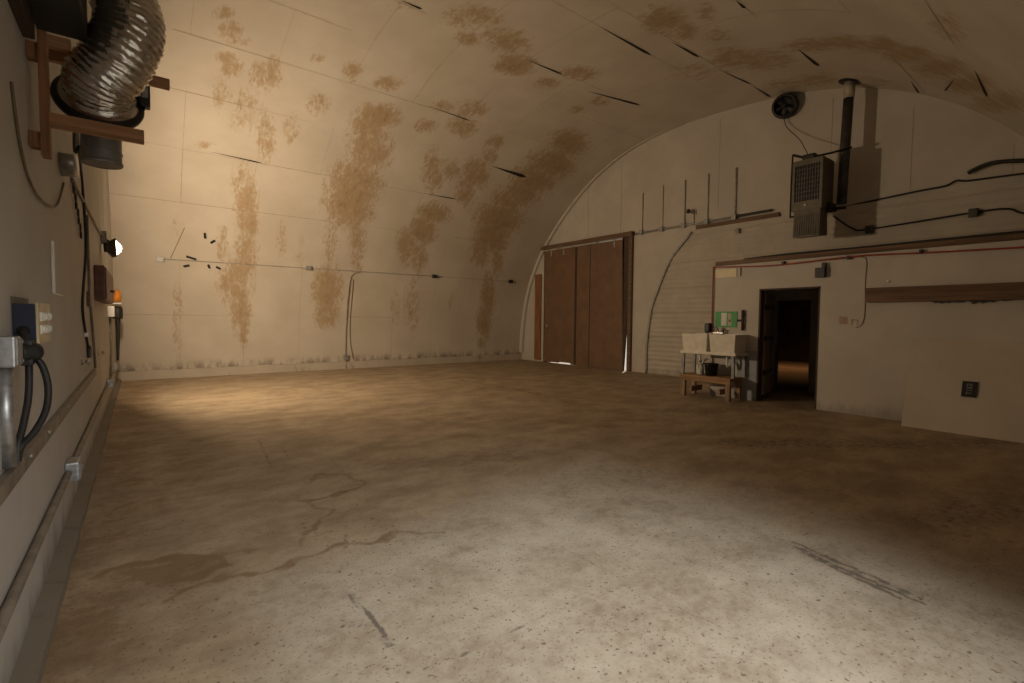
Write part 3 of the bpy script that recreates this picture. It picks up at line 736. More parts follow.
# ------------------------------------------------------------------ things on the partition
mb = MB()
red = [(XP - .03, 5.155, 1.24), (XP - .03, 5.155, 2.40), (XP - .03, 5.14, 2.50), (XP - .03, 5.05, 2.505), (XP - .035, 4.2, 2.455), (XP - .04, 3.6, 2.46), (XP - .04, 2.8, 2.49), (XP - .04, 2.3, 2.475), (XP - .04, 1.9, 2.455), (XP - .04, 1.4, 2.44), (XP - .04, .9, 2.425), (XP - .04, 0, 2.41)]
mb.tube(smooth_path(red, 6), .013, 8)
t = thing('red_pipe', (XP - .03, 5.155, 1.24), 'thin red water tube up the partition corner and along its top edge', 'pipe'); mb.build('tube', 'red', t)
for y in (3.86, 2.88, 1.98): 
    mb = MB(); mb.box(XP - .06, XP - .002, y - .02, y + .02, 2.45, 2.51, .004); mb.build('clip', 'black', t)
mb = MB(); mb.box(XP - .015, XP - .001, 4.70, 5.12, 2.30, 2.46, .003); 
tag(mb.build('cream_card', 'patch'), 'pale cream rectangle on the partition under the red tube corner', 'board')
cable('thin_wire', [(XP - .01, 4.62, 2.46), (XP - .012, 4.62, 2.38), (XP - .01, 4.62, 2.3)], .008, 'iron', 'short dark wire hanging beside the cream rectangle', 'wire', 6)
t = thing('control_box', (XP - .05, 3.24, 2.2), 'small black box with a raised tab over the doorway top right corner', 'electrical box')
mb = MB(); mb.box(XP - .09, XP - .001, 3.19, 3.335, 2.19, 2.35, .008); mb.build('housing', 'black', t)
mb = MB(); mb.box(XP - .07, XP - .001, 3.19, 3.245, 2.34, 2.43, .006); mb.build('tab', 'black', t)
cable('drop_wire', [(XP - .006, 3.15, 2.47), (XP - .006, 2.9, 2.47), (XP - .006, 2.66, 2.45), (XP - .006, 2.65, 2.1), (XP - .006, 2.64, 1.6), (XP - .006, 2.68, 1.42), (XP - .006, 2.75, 1.38)], .006, 'wire', 'thin wire dropping down the partition left of the timber beam', 'wire', 6)
for y, z, lab, nm in ((2.93, 1.49, 'faded red square mark right of the doorway', 'faint_stencil'), (2.77, 1.46, 'smaller faded red mark beside the thin wire', 'faint_stencil')):
    mb = MB(); w = .055 if y > 2.9 else .045
    if y > 2.9: mb.box(XP - .004, XP - .0005, y - w, y + w, z - .06, z + .06)
    else:
        mb.box(XP - .004, XP - .0005, y - w, y + w, z + .03, z + .045); mb.box(XP - .004, XP - .0005, y - w, y - w + .015, z - .04, z + .045); mb.box(XP - .004, XP - .0005, y + w - .015, y + w, z - .05, z + .045)
    tag(mb.build(nm, 'faintred'), lab, 'mark')
# timber beam on the partition
mb = MB(); mb.box(XP - .11, XP - .001, .0, 2.61, 1.765, 1.985, .008)
tag(mb.build('timber_beam', 'timber'), 'heavy weathered timber beam fixed level on the partition right of the doorway', 'beam')
rg = random.Random(12); mb = MB(); n_ = 34
lo_ = [max(.004, .05 * mnoise.noise(Vector((k * .31, 3, 0))) + .022 + rg.uniform(-.008, .008)) * min(1, k / 4, (n_ - k) / 4 + .1) for k in range(n_ + 1)]
mb.prism([(XP - .03, 1.05 + .82 * k / n_, 1.766 - max(.002, lo_[k])) for k in range(n_ + 1)] + [(XP - .03, 1.87, 1.766), (XP - .03, 1.05, 1.766)], (.029, 0, 0))
tag(mb.build('grey_sealant', 'flue'), 'ragged grey sealant oozing under the timber beam', 'sealant')
mb = MB(); mb.lathe([(.0, 0), (.022, 0), (.018, .012), (0, .016)], (XP - .001, 2.36, 2.08), (-1, 0, 0), 14, False); tag(mb.build('reflector', 'stickerp'), 'tiny bright round reflector just over the timber beam', 'reflector')
# foam board leaning at right with a black sign
p0, p1 = Vector((8.53, 0, 0.002)), Vector((XP - .055, 0, 1.235))
t = thing('foam_board', (8.6, 1.0, 0), 'large cream insulation board leaning on the partition at right', 'board')
mb = MB(); mb.prism([(p0.x, 2.03, p0.z), (p0.x, -.36, p0.z), (p1.x, -.36, p1.z), (p1.x, 2.03, p1.z)], (.05, 0, -.02)); mb.build('board', 'panel', t)
mb = MB(); mb.prism([(p0.x + .004, 2.0, .0), (p0.x + .004, -.36, .0), (p0.x + .05, -.36, .0), (p0.x + .05, 2.0, .0)], (0, 0, .006)); mb.build('bottom_edge', 'gap', t)
ang = math.atan2(p1.x - p0.x, p1.z - p0.z)
T = Matrix.Translation((p0.x + (p1.x - p0.x) * .47, 1.365, .585)) @ Matrix.Rotation(ang, 4, 'Y')
s_ = thing('exit_sign', (p0.x + (p1.x - p0.x) * .47, 1.365, .48), 'small black EXIT plate fixed sideways on the leaning cream board', 'sign')
mb = MB(); mb.box(-.02, -.001, -.075, .075, -.105, .105, .004, T); mb.build('plate', 'black', s_)
def letters(T, mat, parent):
    """EXIT, read from bottom to top: strokes in a 1 x 1.6 cell per letter"""
    G = {'E': [(0, 0, 0, 1), (0, 1, 1, 1), (0, .5, .8, .5), (0, 0, 1, 0)], 'X': [(0, 0, 1, 1), (0, 1, 1, 0)], 'I': [(.5, 0, .5, 1)], 'T': [(0, 1, 1, 1), (.5, 0, .5, 1)]}
    mb = MB(); w, h, st = .026, .048, .0045
    for i, ch in enumerate('EXIT'):
        for x0_, y0_, x1_, y1_ in G[ch]:
            a = Vector((0, h * .5 - y0_ * h, -.066 + i * .036 + x0_ * w)); b = Vector((0, h * .5 - y1_ * h, -.066 + i * .036 + x1_ * w))
            d = (b - a).normalized(); n = Vector((0, -d.z, d.y)) * st
            a -= d * st; b += d * st
            mb.prism([T @ (p + Vector((-.024, 0, 0))) for p in (a - n, a + n, b + n, b - n)], T.to_3x3() @ Vector((.004, 0, 0)))
    return mb.build('lettering', mat, parent)
letters(T @ Matrix.Rotation(PI, 4, 'X'), 'sticker', s_)

# ------------------------------------------------------------------ double laundry sink on a wooden bench
t = thing('wooden_bench', (8.7, 5.0, 0), 'low brown wooden bench carrying the double laundry sink', 'bench')
mb = MB()
for k in range(3): mb.box(8.42 + k * .155, 8.565 + k * .155, 4.49, 5.52, .385, .425, .004)
mb.box(8.43, 8.46, 4.5, 5.5, .31, .385, .003); mb.box(8.84, 8.87, 4.5, 5.5, .31, .385, .003); mb.build('top', 'bench', t)
for x in (8.47, 8.83):
    for y in (4.55, 5.46):
        mb = MB(); mb.box(x - .03, x + .03, y - .045, y + .045, 0, .385, .005); mb.build('leg', 'benchleg', t)
for y in (4.72, 5.3):
    mb = MB(); mb.box(8.46, 8.84, y - .02, y + .02, .1, .2, .004); mb.build('brace', 'benchleg', t)
t = thing('laundry_sink', (8.68, 4.97, .425), 'white double basin laundry sink on grey legs left of the doorway', 'sink')
def basin(y0, y1):
    mb = MB(); x0, x1, z0, z1, tp, th = 8.46, 8.90, .88, 1.215, .025, .02
    A = [(x0 + tp, y0 + tp, z0), (x1 - tp, y0 + tp, z0), (x1 - tp, y1 - tp, z0), (x0 + tp, y1 - tp, z0)]; B = [(x0, y0, z1), (x1, y0, z1), (x1, y1, z1), (x0, y1, z1)]
    C = [(x0 + th, y0 + th, z1), (x1 - th, y0 + th, z1), (x1 - th, y1 - th, z1), (x0 + th, y1 - th, z1)]; D = [(x0 + 2 * tp, y0 + 2 * tp, z0 + .03), (x1 - 2 * tp, y0 + 2 * tp, z0 + .03), (x1 - 2 * tp, y1 - 2 * tp, z0 + .03), (x0 + 2 * tp, y1 - 2 * tp, z0 + .03)]
    R = [[mb.bm.verts.new(p) for p in q] for q in (A, B, C, D)]
    for P, Q in zip(R, R[1:]):
        for k in range(4): mb.bm.faces.new((P[k], P[(k + 1) % 4], Q[(k + 1) % 4], Q[k]))
    mb.bm.faces.new(R[0][::-1]); mb.bm.faces.new(R[3])
    return mb.build('basin', 'sink', t)
basin(4.44, 4.945); basin(4.985, 5.52)
mb = MB(); mb.box(8.445, 8.905, 4.42, 5.54, .83, .885, .012); mb.build('rim_shelf', 'sink', t)
for x in (8.48, 8.87):
    for y in (4.47, 5.49):
        o_ = .012 if y < 5 else -.012
        mb = MB(); mb.prism([(x - .02, y - .025, .425), (x + .02, y - .025, .425), (x + .02, y + .025, .425), (x - .02, y + .025, .425)], (0, o_, .41)); mb.build('leg', 'sinkleg', t)
mb = MB(); mb.tube(smooth_path([(8.86, 5.0, 1.215), (8.86, 5.0, 1.30), (8.82, 5.0, 1.34), (8.74, 5.0, 1.335), (8.70, 5.0, 1.29)], 6), .014, 10); mb.box(8.84, 8.89, 4.88, 5.1, 1.215, 1.25, .008); fa = mb.build('faucet', 'chrome', t)
for y in (4.89, 5.09):
    mb = MB(); mb.lathe([(.012, 0), (.012, .03), (.03, .035), (.03, .05), (.0, .055)], (8.865, y, 1.25), (0, 0, 1), 12); mb.build('tap_handle', 'red' if y > 5 else 'brownplast', fa)
for y in (4.7, 5.25):
    mb = MB(); mb.tube(smooth_path([(8.68, y, .84), (8.68, y, .68), (8.70, y, .62), (8.76, y, .6), (8.80, y, .66), (8.86, y, .7), (8.9, y - .02, .7)], 5), .024, 10); mb.build('drain_trap', 'wplast', t)
t = thing('bucket', (8.7, 5.18, .425), 'dark bucket on the bench under the laundry sink', 'bucket')
mb = MB(); mb.lathe([(.0, 0), (.10, 0), (.125, .21), (.135, .21), (.135, .23), (.12, .23), (.095, .015), (0, .015)], (8.64, 4.99, .426), (0, 0, 1), 22, False); mb.build('body', 'rubber', t)
mb = MB(); mb.tube([(8.64 + .135 * math.cos(a), 4.99, .64 - .13 * math.sin(a) * .4 + .0) for a in np.linspace(0, PI, 14)], .004, 6); mb.build('handle', 'galv', t)
t = thing('plastic_jug', (8.62, 5.3, .425), 'small pale jug with blue cap on the bench under the laundry sink', 'jug')
mb = MB(); mb.lathe([(.0, 0), (.06, 0), (.068, .02), (.068, .15), (.05, .19), (.022, .22), (.022, .24), (0, .24)], (8.60, 5.19, .426), (0, 0, 1), 18, False); mb.tube(smooth_path([(8.56, 5.19, .63), (8.53, 5.19, .60), (8.535, 5.19, .55)], 4), .01, 6); mb.build('body', 'cwhite', t)
mb = MB(); mb.lathe([(.025, 0), (.025, .03), (0, .03)], (8.60, 5.19, .666), (0, 0, 1), 14); mb.build('cap', 'navy', t)
# opening beside the partition, dark
# green sign with white sheets
t = thing('green_sign', (XP - .01, 4.9, 1.33), 'green sign with two white sheets on the wall above the sink', 'sign')
mb = MB(); mb.box(XP - .012, XP - .001, 4.665, 5.10, 1.345, 1.645, .003); mb.build('board', 'green', t)
mb = MB(); mb.box(XP - .016, XP - .012, 4.865, 4.975, 1.375, 1.62); mb.build('sheet', 'paper', t)
mb = MB(); mb.box(XP - .016, XP - .012, 4.765, 4.84, 1.375, 1.61); sh = mb.build('sheet', 'wirew', t)
mb = MB(); mb.lathe([(.0, 0), (.022, 0), (.0, .002)], (XP - .018, 4.805, 1.47), (-1, 0, 0), 12, False); mb.build('printed_figure', 'sticker', sh)
t = thing('soap_dispenser', (XP - .05, 5.2, 1.32), 'small black rounded dispenser beside the red tube, left of the green sign', 'dispenser')
mb = MB(); mb.box(XP - .11, XP - .001, 5.17, 5.27, 1.24, 1.42, .03); mb.build('body', 'black', t)
mb = MB(); mb.box(XP - .1, XP - .05, 5.19, 5.25, 1.22, 1.245, .005); mb.build('nozzle', 'rubber', t)
t = thing('shutoff_valve', (XP - .03, 4.54, 1.3), 'dark upright cross-shaped valve on the wall right of the green sign', 'valve')
mb = MB(); mb.tube([(XP - .04, 4.54, 1.29), (XP - .04, 4.54, 1.67)], .026, 10); mb.box(XP - .03, XP - .001, 4.52, 4.56, 1.35, 1.39); mb.box(XP - .03, XP - .001, 4.52, 4.56, 1.58, 1.62); mb.build('body', 'brownplast', t)
mb = MB(); mb.tube([(XP - .06, 4.54, 1.475), (XP - .06, 4.625, 1.475)], .02, 10); mb.box(XP - .07, XP - .04, 4.52, 4.56, 1.45, 1.5, .004); mb.build('handle', 'black', t)

# ------------------------------------------------------------------ things on the curved back wall
t = thing('conduit_line', tuple(on_vault(5., 2.83, .02)), 'long thin horizontal conduit with four boxes across the curved back wall', 'conduit')
mb = MB(); mb.tube([on_vault(x, 2.815 + .005 * x, .016) for x in np.linspace(.42, 7.6, 12)], .012, 8); mb.build('pipe', 'cpaint', t)
mb = MB(); mb.tube([on_vault(x, 2.855, .01) for x in np.linspace(7.6, 10.3, 6)], .007, 6); mb.build('thin_pipe', 'cpaint', t)
for x, m_, s_ in ((.41, 'galvp', 2.81), (3.57, 'galvp', 2.84), (7.29, 'flue', 2.855), (10.27, 'iron', 2.86)):
    c = on_vault(x, s_, .03); mb = MB(); mb.box(c.x - .07, c.x + .07, c.y - .04, c.y + .04, c.z - .055, c.z + .055, .01); b_ = mb.build('junction_box', m_, t)
t = thing('conduit_stub', tuple(on_vault(4.7, .1, .03)), 'upright conduit from the floor to the back wall line, with a small foot box', 'conduit')
mb = MB(); mb.tube([on_vault(4.70, s, .022 if s > .3 else .08) for s in (0.02, .33, .6, 1.2, 1.9, 2.5)] + [on_vault(4.72, 2.68, .022), on_vault(4.8, 2.79, .022), on_vault(4.95, 2.83, .022)], .014, 8); mb.build('pipe', 'cpaint', t)
mb = MB(); c = on_vault(4.7, .33, .05); mb.box(c.x - .055, c.x + .055, c.y - .04, c.y + .05, c.z - .07, c.z + .07, .01); mb.build('junction_box', 'galvp', t)
cable('loose_cable', [on_vault(4.80, 2.6, .012), on_vault(4.82, 2.0, .012), on_vault(4.81, 1.4, .012), on_vault(4.84, .8, .012), on_vault(4.93, .26, .02)], .009, 'wire', 'loose cable hanging down just right of the upright conduit', 'cable', 6)
cable('thin_wire', [on_vault(.6, 2.85, .01), on_vault(.72, 3.2, .01), on_vault(.85, 3.6, .01)], .005, 'wire', 'faint short wire rising from the leftmost wall box', 'wire', 6)
strips = [(1.24, 3.46, .13, 95, 'topmost, standing upright'), (1.40, 3.33, .11, 40, 'short and tilted, just right of the upright one'), (.99, 2.89, .2, -17, 'longest, nearly level, at far left'), (.90, 2.69, .12, 17, 'under the longest one'), (1.34, 2.71, .09, -70, 'lower middle, steeply tilted'), (1.53, 2.69, .1, -28, 'farthest right of the lower pair')]
for x, s, L, a, w in strips:
    e = Vector((math.cos(math.radians(a)), math.sin(math.radians(a)))) * L * .5; n = Vector((-e.y, e.x)).normalized() * .022
    mb = MB(); q = [on_vault(x + p[0], s + p[1], .004) for p in (-e - n, e - n, e + n, -e + n)]
    mb.prism(q, on_vault(x, s, .03) - on_vault(x, s, .004))
    tag(mb.build('black_clip', 'black'), 'small black strip on back wall, ' + w, 'strip', 'black strips on the back wall')

# ------------------------------------------------------------------ things along the left wall
def L_(y, z, off=0.): return (XL + off, y, z)
t = thing('low_conduit', L_(5., .38, .02), 'painted conduit low along the left wall, with two grey boxes', 'conduit')
mb = MB(); mb.tube([L_(y, .385, .022) for y in (-.5, 2.5, 4.8, 7.7, 10.2)] + [L_(12, .37, .022)], .02, 10); mb.build('pipe', 'railp', t)
for y in (4.5, 9.9):
    mb = MB(); mb.box(XL + .001, XL + .075, y - .1, y + .1, .32, .45, .012); bx_ = mb.build('junction_box', 'galv', t)
    mb = MB(); mb.box(XL + .075, XL + .083, y - .09, y + .09, .33, .44, .003); mb.lathe([(.012, 0), (.012, .006)], (XL + .083, y - .05, .385), (1, 0, 0), 8); mb.lathe([(.012, 0), (.012, .006)], (XL + .083, y + .05, .385), (1, 0, 0), 8); mb.build('cover_plate', 'galvp', bx_)
t = thing('board_rail', L_(3., .85, .02), 'painted board rail at knee height along the near left wall', 'rail')
mb = MB(); mb.box(XL + .001, XL + .03, -.5, 7.2, .79, .855, .004); mb.build('board', 'railp', t)
for y in (2.95, 3.5, 4.4, 5.4, 6.4):
    mb = MB(); mb.lathe([(.0, 0), (.012, 0), (.009, .008), (0, .01)], L_(y, .835, .03), (1, 0, 0), 10, False); mb.build('screw', 'galv', t)
# navy / cream control panel
cy = 2.75
t = thing('breaker_box', L_(cy, 1.3, .1), 'navy box with cream socket face on the near left wall', 'electrical panel')
bx0, bx1, by0, by1, bz0, bz1 = XL + .004, -.345, 2.86, 3.20, 1.335, 1.50
mb = MB(); mb.box(bx0, bx1, by0, by1, bz0, bz1, .003); mb.build('housing', 'navy', t)
mb = MB(); mb.box(bx1, bx1 + .008, by0 - .005, by1 + .005, bz0 - .005, bz1 + .005, .002); mb.build('face_plate', 'cream', t)
for j in range(2):
    for k in range(4):
        mb = MB(); y = by0 + .055 + k * .07; z = bz0 + .055 + j * .055
        mb.box(bx1 + .006, bx1 + .016, y - .022, y + .022, z - .019, z + .019, .003); mb.box(bx1 + .015, bx1 + .022, y - .009, y + .009, z - .012, z + .012, .002); mb.build('breaker_switch', 'cwhite', t)
mb = MB(); mb.box(XL + .0005, XL + .0035, by0 + .0, by1 + .06, bz0 - .02, bz1 + .03, .001); mb.build('back_board', 'curbleft', t)
mb = MB(); mb.lathe([(.0, 0), (.021, 0), (.021, .012), (.012, .02), (0, .02)], (-.384, by0, 1.385), (0, -1, 0), 16, False); mb.build('knockout_gland', 'black', t)
# galvanised box with fat conduit, plug and two heavy cables
t = thing('supply_conduit', L_(2.6, 1.1, .03), 'fat shiny vertical conduit with a square galvanised box at the left photo edge', 'conduit')
mb = MB(); mb.tube([(-.408, 2.62, 1.26), (-.408, 2.62, .87)], .026, 18); mb.build('pipe', 'galv', t)
mb = MB(); mb.box(XL + .001, -.368, 2.56, 2.68, 1.255, 1.37, .006); b_ = mb.build('junction_box', 'galv', t)
mb = MB(); mb.box(-.37, -.362, 2.57, 2.67, 1.262, 1.363, .003)
for y in (2.585, 2.655):
    for z in (1.275, 1.35): mb.lathe([(.006, 0), (.006, .004)], (-.362, y, z), (1, 0, 0), 8)
mb.build('socket_plate', 'galvp', b_)
t = thing('power_plug', (-.36, 2.78, 1.3), 'chunky black power plug with two heavy cables looping down the left wall', 'plug')
mb = MB(); mb.lathe([(.026, -.05), (.034, -.045), (.034, .0), (.040, .005), (.040, .035), (.03, .045)], (-.366, 2.77, 1.30), (.45, .8, 0), 20); mb.box(-.39, -.345, 2.76, 2.82, 1.245, 1.35, .012); mb.build('plug_body', 'rubber', t)
mb = MB(); mb.tube(smooth_path([(-.364, 2.8, 1.29), (-.364, 2.8, 1.2), (-.370, 2.8, 1.1), (-.388, 2.8, .99), (-.402, 2.8, .925), (-.404, 2.78, .86), (-.404, 2.76, .80)], 8), .0125, 12); mb.build('cable', 'rubber', t)
mb = MB(); mb.tube(smooth_path([(-.345, 2.8, 1.28), (-.322, 2.8, 1.235), (-.308, 2.8, 1.15), (-.318, 2.8, 1.05), (-.355, 2.8, .965), (-.392, 2.8, .915), (-.403, 2.79, .87), (-.404, 2.78, .80)], 8), .0125, 12); mb.build('cable', 'rubber', t)
mb = MB(); mb.tube(smooth_path([(-.362, 2.79, 1.33), (-.372, 2.81, 1.37), (-.382, 2.84, 1.39), (-.384, 2.858, 1.385)], 6), .011, 12); mb.build('lead', 'rubber', t)
# patch panel outline with white strip
mb = MB(); mb.box(XL + .001, XL + .012, 4.1, 4.16, 1.59, 1.91, .003); mb.box(XL + .001, XL + .006, 4.16, 4.6, 1.585, 1.595, .001); tag(mb.build('white_strip', 'wplast'), 'white upright strip on the left wall above the navy box', 'strip')
cable('brown_wire', [L_(3.0, 2.45, .008), L_(3.14, 2.24, .008), L_(3.36, 2.11, .01), L_(3.75, 2.085, .012), L_(4.33, 2.16, .01), L_(4.75, 2.36, .008), L_(4.85, 2.42, .006)], .006, 'wire', 'thin brown wire hanging in a loop on the near left wall', 'wire', 6)
t = thing('round_box', L_(5.1, 2.6, .05), 'grey round junction box on the left wall below the wooden bracket', 'electrical box')
mb = MB(); mb.lathe([(.15, 0), (.15, .075), (.14, .09), (0, .092)], L_(4.75, 2.53, .001), (1, 0, 0), 20); mb.bm.transform(Matrix.Translation((0, 4.75, 2.53)) @ Matrix.Diagonal((1, 1, .5, 1)) @ Matrix.Translation((0, -4.75, -2.53))); mb.build('housing', 'galv', t)
t = thing('hanging_chain', L_(5.8, 2.4, .01), 'short dark chain hanging on the left wall below the round grey box', 'chain')
mb = MB()
for k in range(7):
    c = Vector(L_(5.45 + .09 * k, 2.50 - .05 * k, .015)); mb.tube([c + Vector((.004 * (k % 2), .035 * math.cos(a), .035 * math.sin(a))) for a in np.linspace(0, 2 * PI, 11)], .007, 5)
mb.build('links', 'iron', t)
cable('lamp_cable', [L_(5.35, 2.56, .012), L_(6.65, 2.585, .01), L_(7.8, 2.60, .01), L_(8.82, 2.61, .015), L_(9.3, 2.63, .03)], .014, 'railp', 'grey cable running along the left wall to the lit floodlight', 'cable')
# black cord from the fan
t = thing('hanging_lead', L_(6.3, 2., .02), 'long black cord with a plug hanging down the left wall from the duct fan', 'cord')
mb = MB(); mb.tube(smooth_path([(-.25, 3.76, 2.42), (-.275, 3.85, 2.42), L_(4.6, 2.80, .10), L_(6.2, 2.85, .015), L_(6.43, 2.59, .012), L_(6.55, 2.3, .012), L_(6.46, 2.01, .012), L_(6.1, 1.7, .012), L_(5.97, 1.5, .012), L_(6.2, 1.3, .012), L_(6.45, 1.13, .014)], 8), .011, 8); mb.build('cable', 'rubber', t)
mb = MB(); mb.box(XL + .002, XL + .03, 6.42, 6.62, 1.03, 1.12, .01); mb.tube([L_(6.45, 1.14, .014), L_(6.5, 1.1, .014)], .02, 8); mb.build('plug', 'rubber', t)
mb = MB(); mb.box(XL + .001, XL + .028, 6.2, 6.29, 1.25, 1.29, .003); mb.build('white_tag', 'wplast', t)
t = thing('riser_conduit', L_(7.1, 1.6, .02), 'thin upright conduit on the left wall just beyond the black cord', 'conduit')
mb = MB(); mb.tube([L_(6.75, 2.5, .015), L_(6.78, 1.7, .015), L_(7.2, 1.1, .015), L_(7.3, .86, .015)], .012, 8); mb.build('pipe', 'railp', t)
mb = MB(); mb.box(XL + .001, XL + .03, 6.62, 6.9, 1.55, 1.7, .005); mb.build('red_cover', 'redbox', t)
for y, z, w in ((5.85, 1.03, 'left of the black plug'), (8.2, .98, 'beyond the black plug')):
    t = thing('coat_hook', L_(y, z, .02), 'small bright metal knob on the left wall ' + w, 'hook', 'metal knobs on the left wall')
    mb = MB(); mb.lathe([(.03, 0), (.03, .006), (.012, .01), (.012, .035), (.025, .04), (.02, .055), (0, .06)], L_(y, z, .001), (1, .0, 0), 14); mb.build('knob', 'chrome', t)
# floodlight
lp = Vector((-.27, 9.42, 2.47)); ln = Vector((.83, .20, .03)).normalized()
t = thing('floodlight', L_(9.5, 2.6, .03), 'lit floodlight glowing white on its wall box at the far left wall', 'lamp')
mb = MB(); mb.box(XL + .001, XL + .07, 9.35, 9.55, 2.53, 2.70, .01); mb.build('wall_box', 'galvp', t)
mb = MB(); mb.tube(smooth_path([(XL + .06, 9.44, 2.58), (XL + .09, 9.44, 2.56), lp - ln * .07], 4), .016, 8); mb.build('arm', 'flue', t)
q = ln.to_track_quat('Z', 'Y').to_matrix().to_4x4(); T = Matrix.Translation(lp) @ q @ Matrix.Diagonal((1.15, 1.6, 1, 1))
mb = MB(); A = [(-.05, -.035, -.085), (.05, -.035, -.085), (.05, .035, -.085), (-.05, .035, -.085)]; B = [(-.11, -.085, 0), (.11, -.085, 0), (.11, .085, 0), (-.11, .085, 0)]
R = [[mb.bm.verts.new(T @ Vector(p)) for p in Z_] for Z_ in (A, B)]
for k in range(4): mb.bm.faces.new((R[0][k], R[0][(k + 1) % 4], R[1][(k + 1) % 4], R[1][k]))
mb.bm.faces.new(R[0][::-1])
for k in range(4): mb.box(-.06 + .035 * k, -.05 + .035 * k, -.04, .04, -.11, -.08, 0, T)
mb.build('head', 'flue', t)
mb = MB()
gr = []
for j in range(9):
    row = []
    for i in range(11):
        a, b = -1 + i / 5, -1 + j / 4; row.append(mb.bm.verts.new(T @ Vector((.104 * a, .079 * b, -.008 + .10 * (1 - a * a) * (1 - b * b)))))
    gr.append(row)
for j in range(8):
    for i in range(10):
        f_ = mb.bm.faces.new((gr[j][i], gr[j][i + 1], gr[j + 1][i + 1], gr[j + 1][i])); f_.smooth = True
mb.build('glass', 'glow', t)
ld = bpy.data.lights.new('floodlight_bulb', 'AREA'); ld.shape = 'RECTANGLE'; ld.size = .34; ld.size_y = .3; ld.energy = FLOOD; ld.color = (1, .765, .51)
lo = bpy.data.objects.new('bulb', ld); COL.objects.link(lo); lo.parent = t
lo.matrix_basis = Matrix.Translation(lp + ln * .10 - t.location) @ (-ln).to_track_quat('Z', 'Y').to_matrix().to_4x4()
# red-brown cabinet, white box, orange handled hose
t = thing('fuse_cabinet', L_(8.9, 1.85, .06), 'red brown steel cabinet on the left wall below the floodlight', 'cabinet')
mb = MB(); mb.box(XL + .001, XL + .10, 7.75, 9.95, 1.64, 2.07, .012); mb.build('body', 'redbox', t)
mb = MB(); mb.box(XL + .10, XL + .115, 7.8, 9.9, 1.66, 2.05, .006); d_ = mb.build('door', 'redbox', t)
mb = MB(); mb.lathe([(.015, 0), (.015, .03), (.03, .035), (.0, .05)], L_(8.9, 1.8, .115), (1, 0, 0), 12); mb.build('knob', 'galv', d_)
t = thing('white_switch_box', L_(11., 1.5, .03), 'small white switch box with a conduit down, beyond the red brown cabinet', 'switch')
mb = MB(); mb.box(XL + .001, XL + .09, 10.75, 11.1, 1.44, 1.62, .01); mb.build('housing', 'wplast', t)
mb = MB(); mb.tube([L_(10.95, 1.45, .03), L_(10.95, .9, .03), L_(10.5, .45, .03)], .018, 8); mb.build('conduit', 'railp', t)
mb = MB(); mb.box(XL + .001, XL + .06, 12.6, 12.85, .36, .5, .01); mb.lathe([(.02, 0), (.02, .008)], L_(12.72, .43, .06), (1, 0, 0), 10); tag(mb.build('outlet_box', 'galvp'), 'grey outlet box low on the left wall near the far corner', 'electrical box')
t = thing('coiled_hose', (-.36, 12.6, .7), 'black hose with orange handle hanging in the far left corner', 'hose')
mb = MB(); mb.lathe([(.04, 0), (.065, .02), (.07, .12), (.055, .2), (.03, .24), (0, .25)], (-.335, 12.6, 1.74), (0, 0, 1), 16); mb.build('handle', 'orange', t)
mb = MB(); mb.lathe([(.075, 0), (.085, .03), (.085, .2), (.07, .25)], (-.335, 12.6, 1.40), (0, 0, 1), 16); mb.tube([L_(12.6, 1.6, 0), (-.335, 12.6, 1.6)], .02, 8); mb.build('nozzle', 'rubber', t)
mb = MB(); mb.box(XL, -.27, 12.45, 12.75, 1.69, 1.72, .004); mb.build('bracket', 'wplast', t)
mb = MB(); mb.tube(smooth_path([(-.335, 12.6, 1.42), (-.335, 12.6, 1.1), (-.345, 12.6, .8), (-.35, 12.6, .56)], 6), lambda i: .042 - .0012 * i, 10); mb.build('hose', 'rubber', t)

# ------------------------------------------------------------------ wooden bracket, duct fan and foil duct
t = thing('wooden_bracket', L_(3.45, 2.55, .03), 'wooden wall bracket of post and arms holding the duct fan, upper left', 'bracket')
mb = MB(); mb.box(XL + .045, XL + .08, 3.42, 3.50, 2.26, 2.90, .004); mb.build('post', 'bracketz', t)
for z in (2.34, 2.78):
    mb = MB(); mb.box(XL + .001, XL + .045, 3.44, 3.50, z - .04, z + .04, .003); mb.build('spacer_block', 'bracketz', t)
mb = MB(); mb.box(XL + .075, .045, 3.43, 3.475, 2.415, 2.485, .004); mb.build('arm', 'bracketx', t)
mb = MB(); mb.box(XL + .075, -.25, 3.43, 3.475, 2.815, 2.872, .004); mb.build('arm', 'bracketx', t)
mb = MB(); mb.box(XL + .004, .19, 3.90, 3.945, 2.925, 2.985, .004); mb.build('arm', 'bracketx', t)
t = thing('duct_box', L_(3.2, 2.95, .1), 'dark grey sheet metal duct box above the wooden bracket, upper left corner', 'duct box')
mb = MB(); mb.box(-.375, -.18, 2.75, 3.42, 2.875, 3.5, .008); mb.build('housing', 'dkbox', t)
mb = MB(); mb.box(XL + .001, -.375, 2.5, 3.37, 2.80, 3.5, .004); mb.build('back_board', 'doordark', t)
mb = MB(); mb.box(-.375, -.18, 3.42, 3.43, 2.95, 3.0, .002); mb.build('seam_flange', 'flue', t)
FC = Vector((-.15, 3.62, 2.655)); FN = Vector((.06, -.84, .54)).normalized()
t = thing('duct_fan', FC, 'grey fan with black rim ring joined to the lower end of the foil duct', 'fan')
mb = MB(); mb.lathe([(.178, .0), (.178, -.03), (.15, -.055), (.1, -.07)], FC, FN, 44, False)
b0 = FC - FN * .06
bp = smooth_path([b0, b0 - FN * .05, (-.152, 3.735, 2.535), (-.152, 3.75, 2.46), (-.152, 3.755, 2.335)], 8)
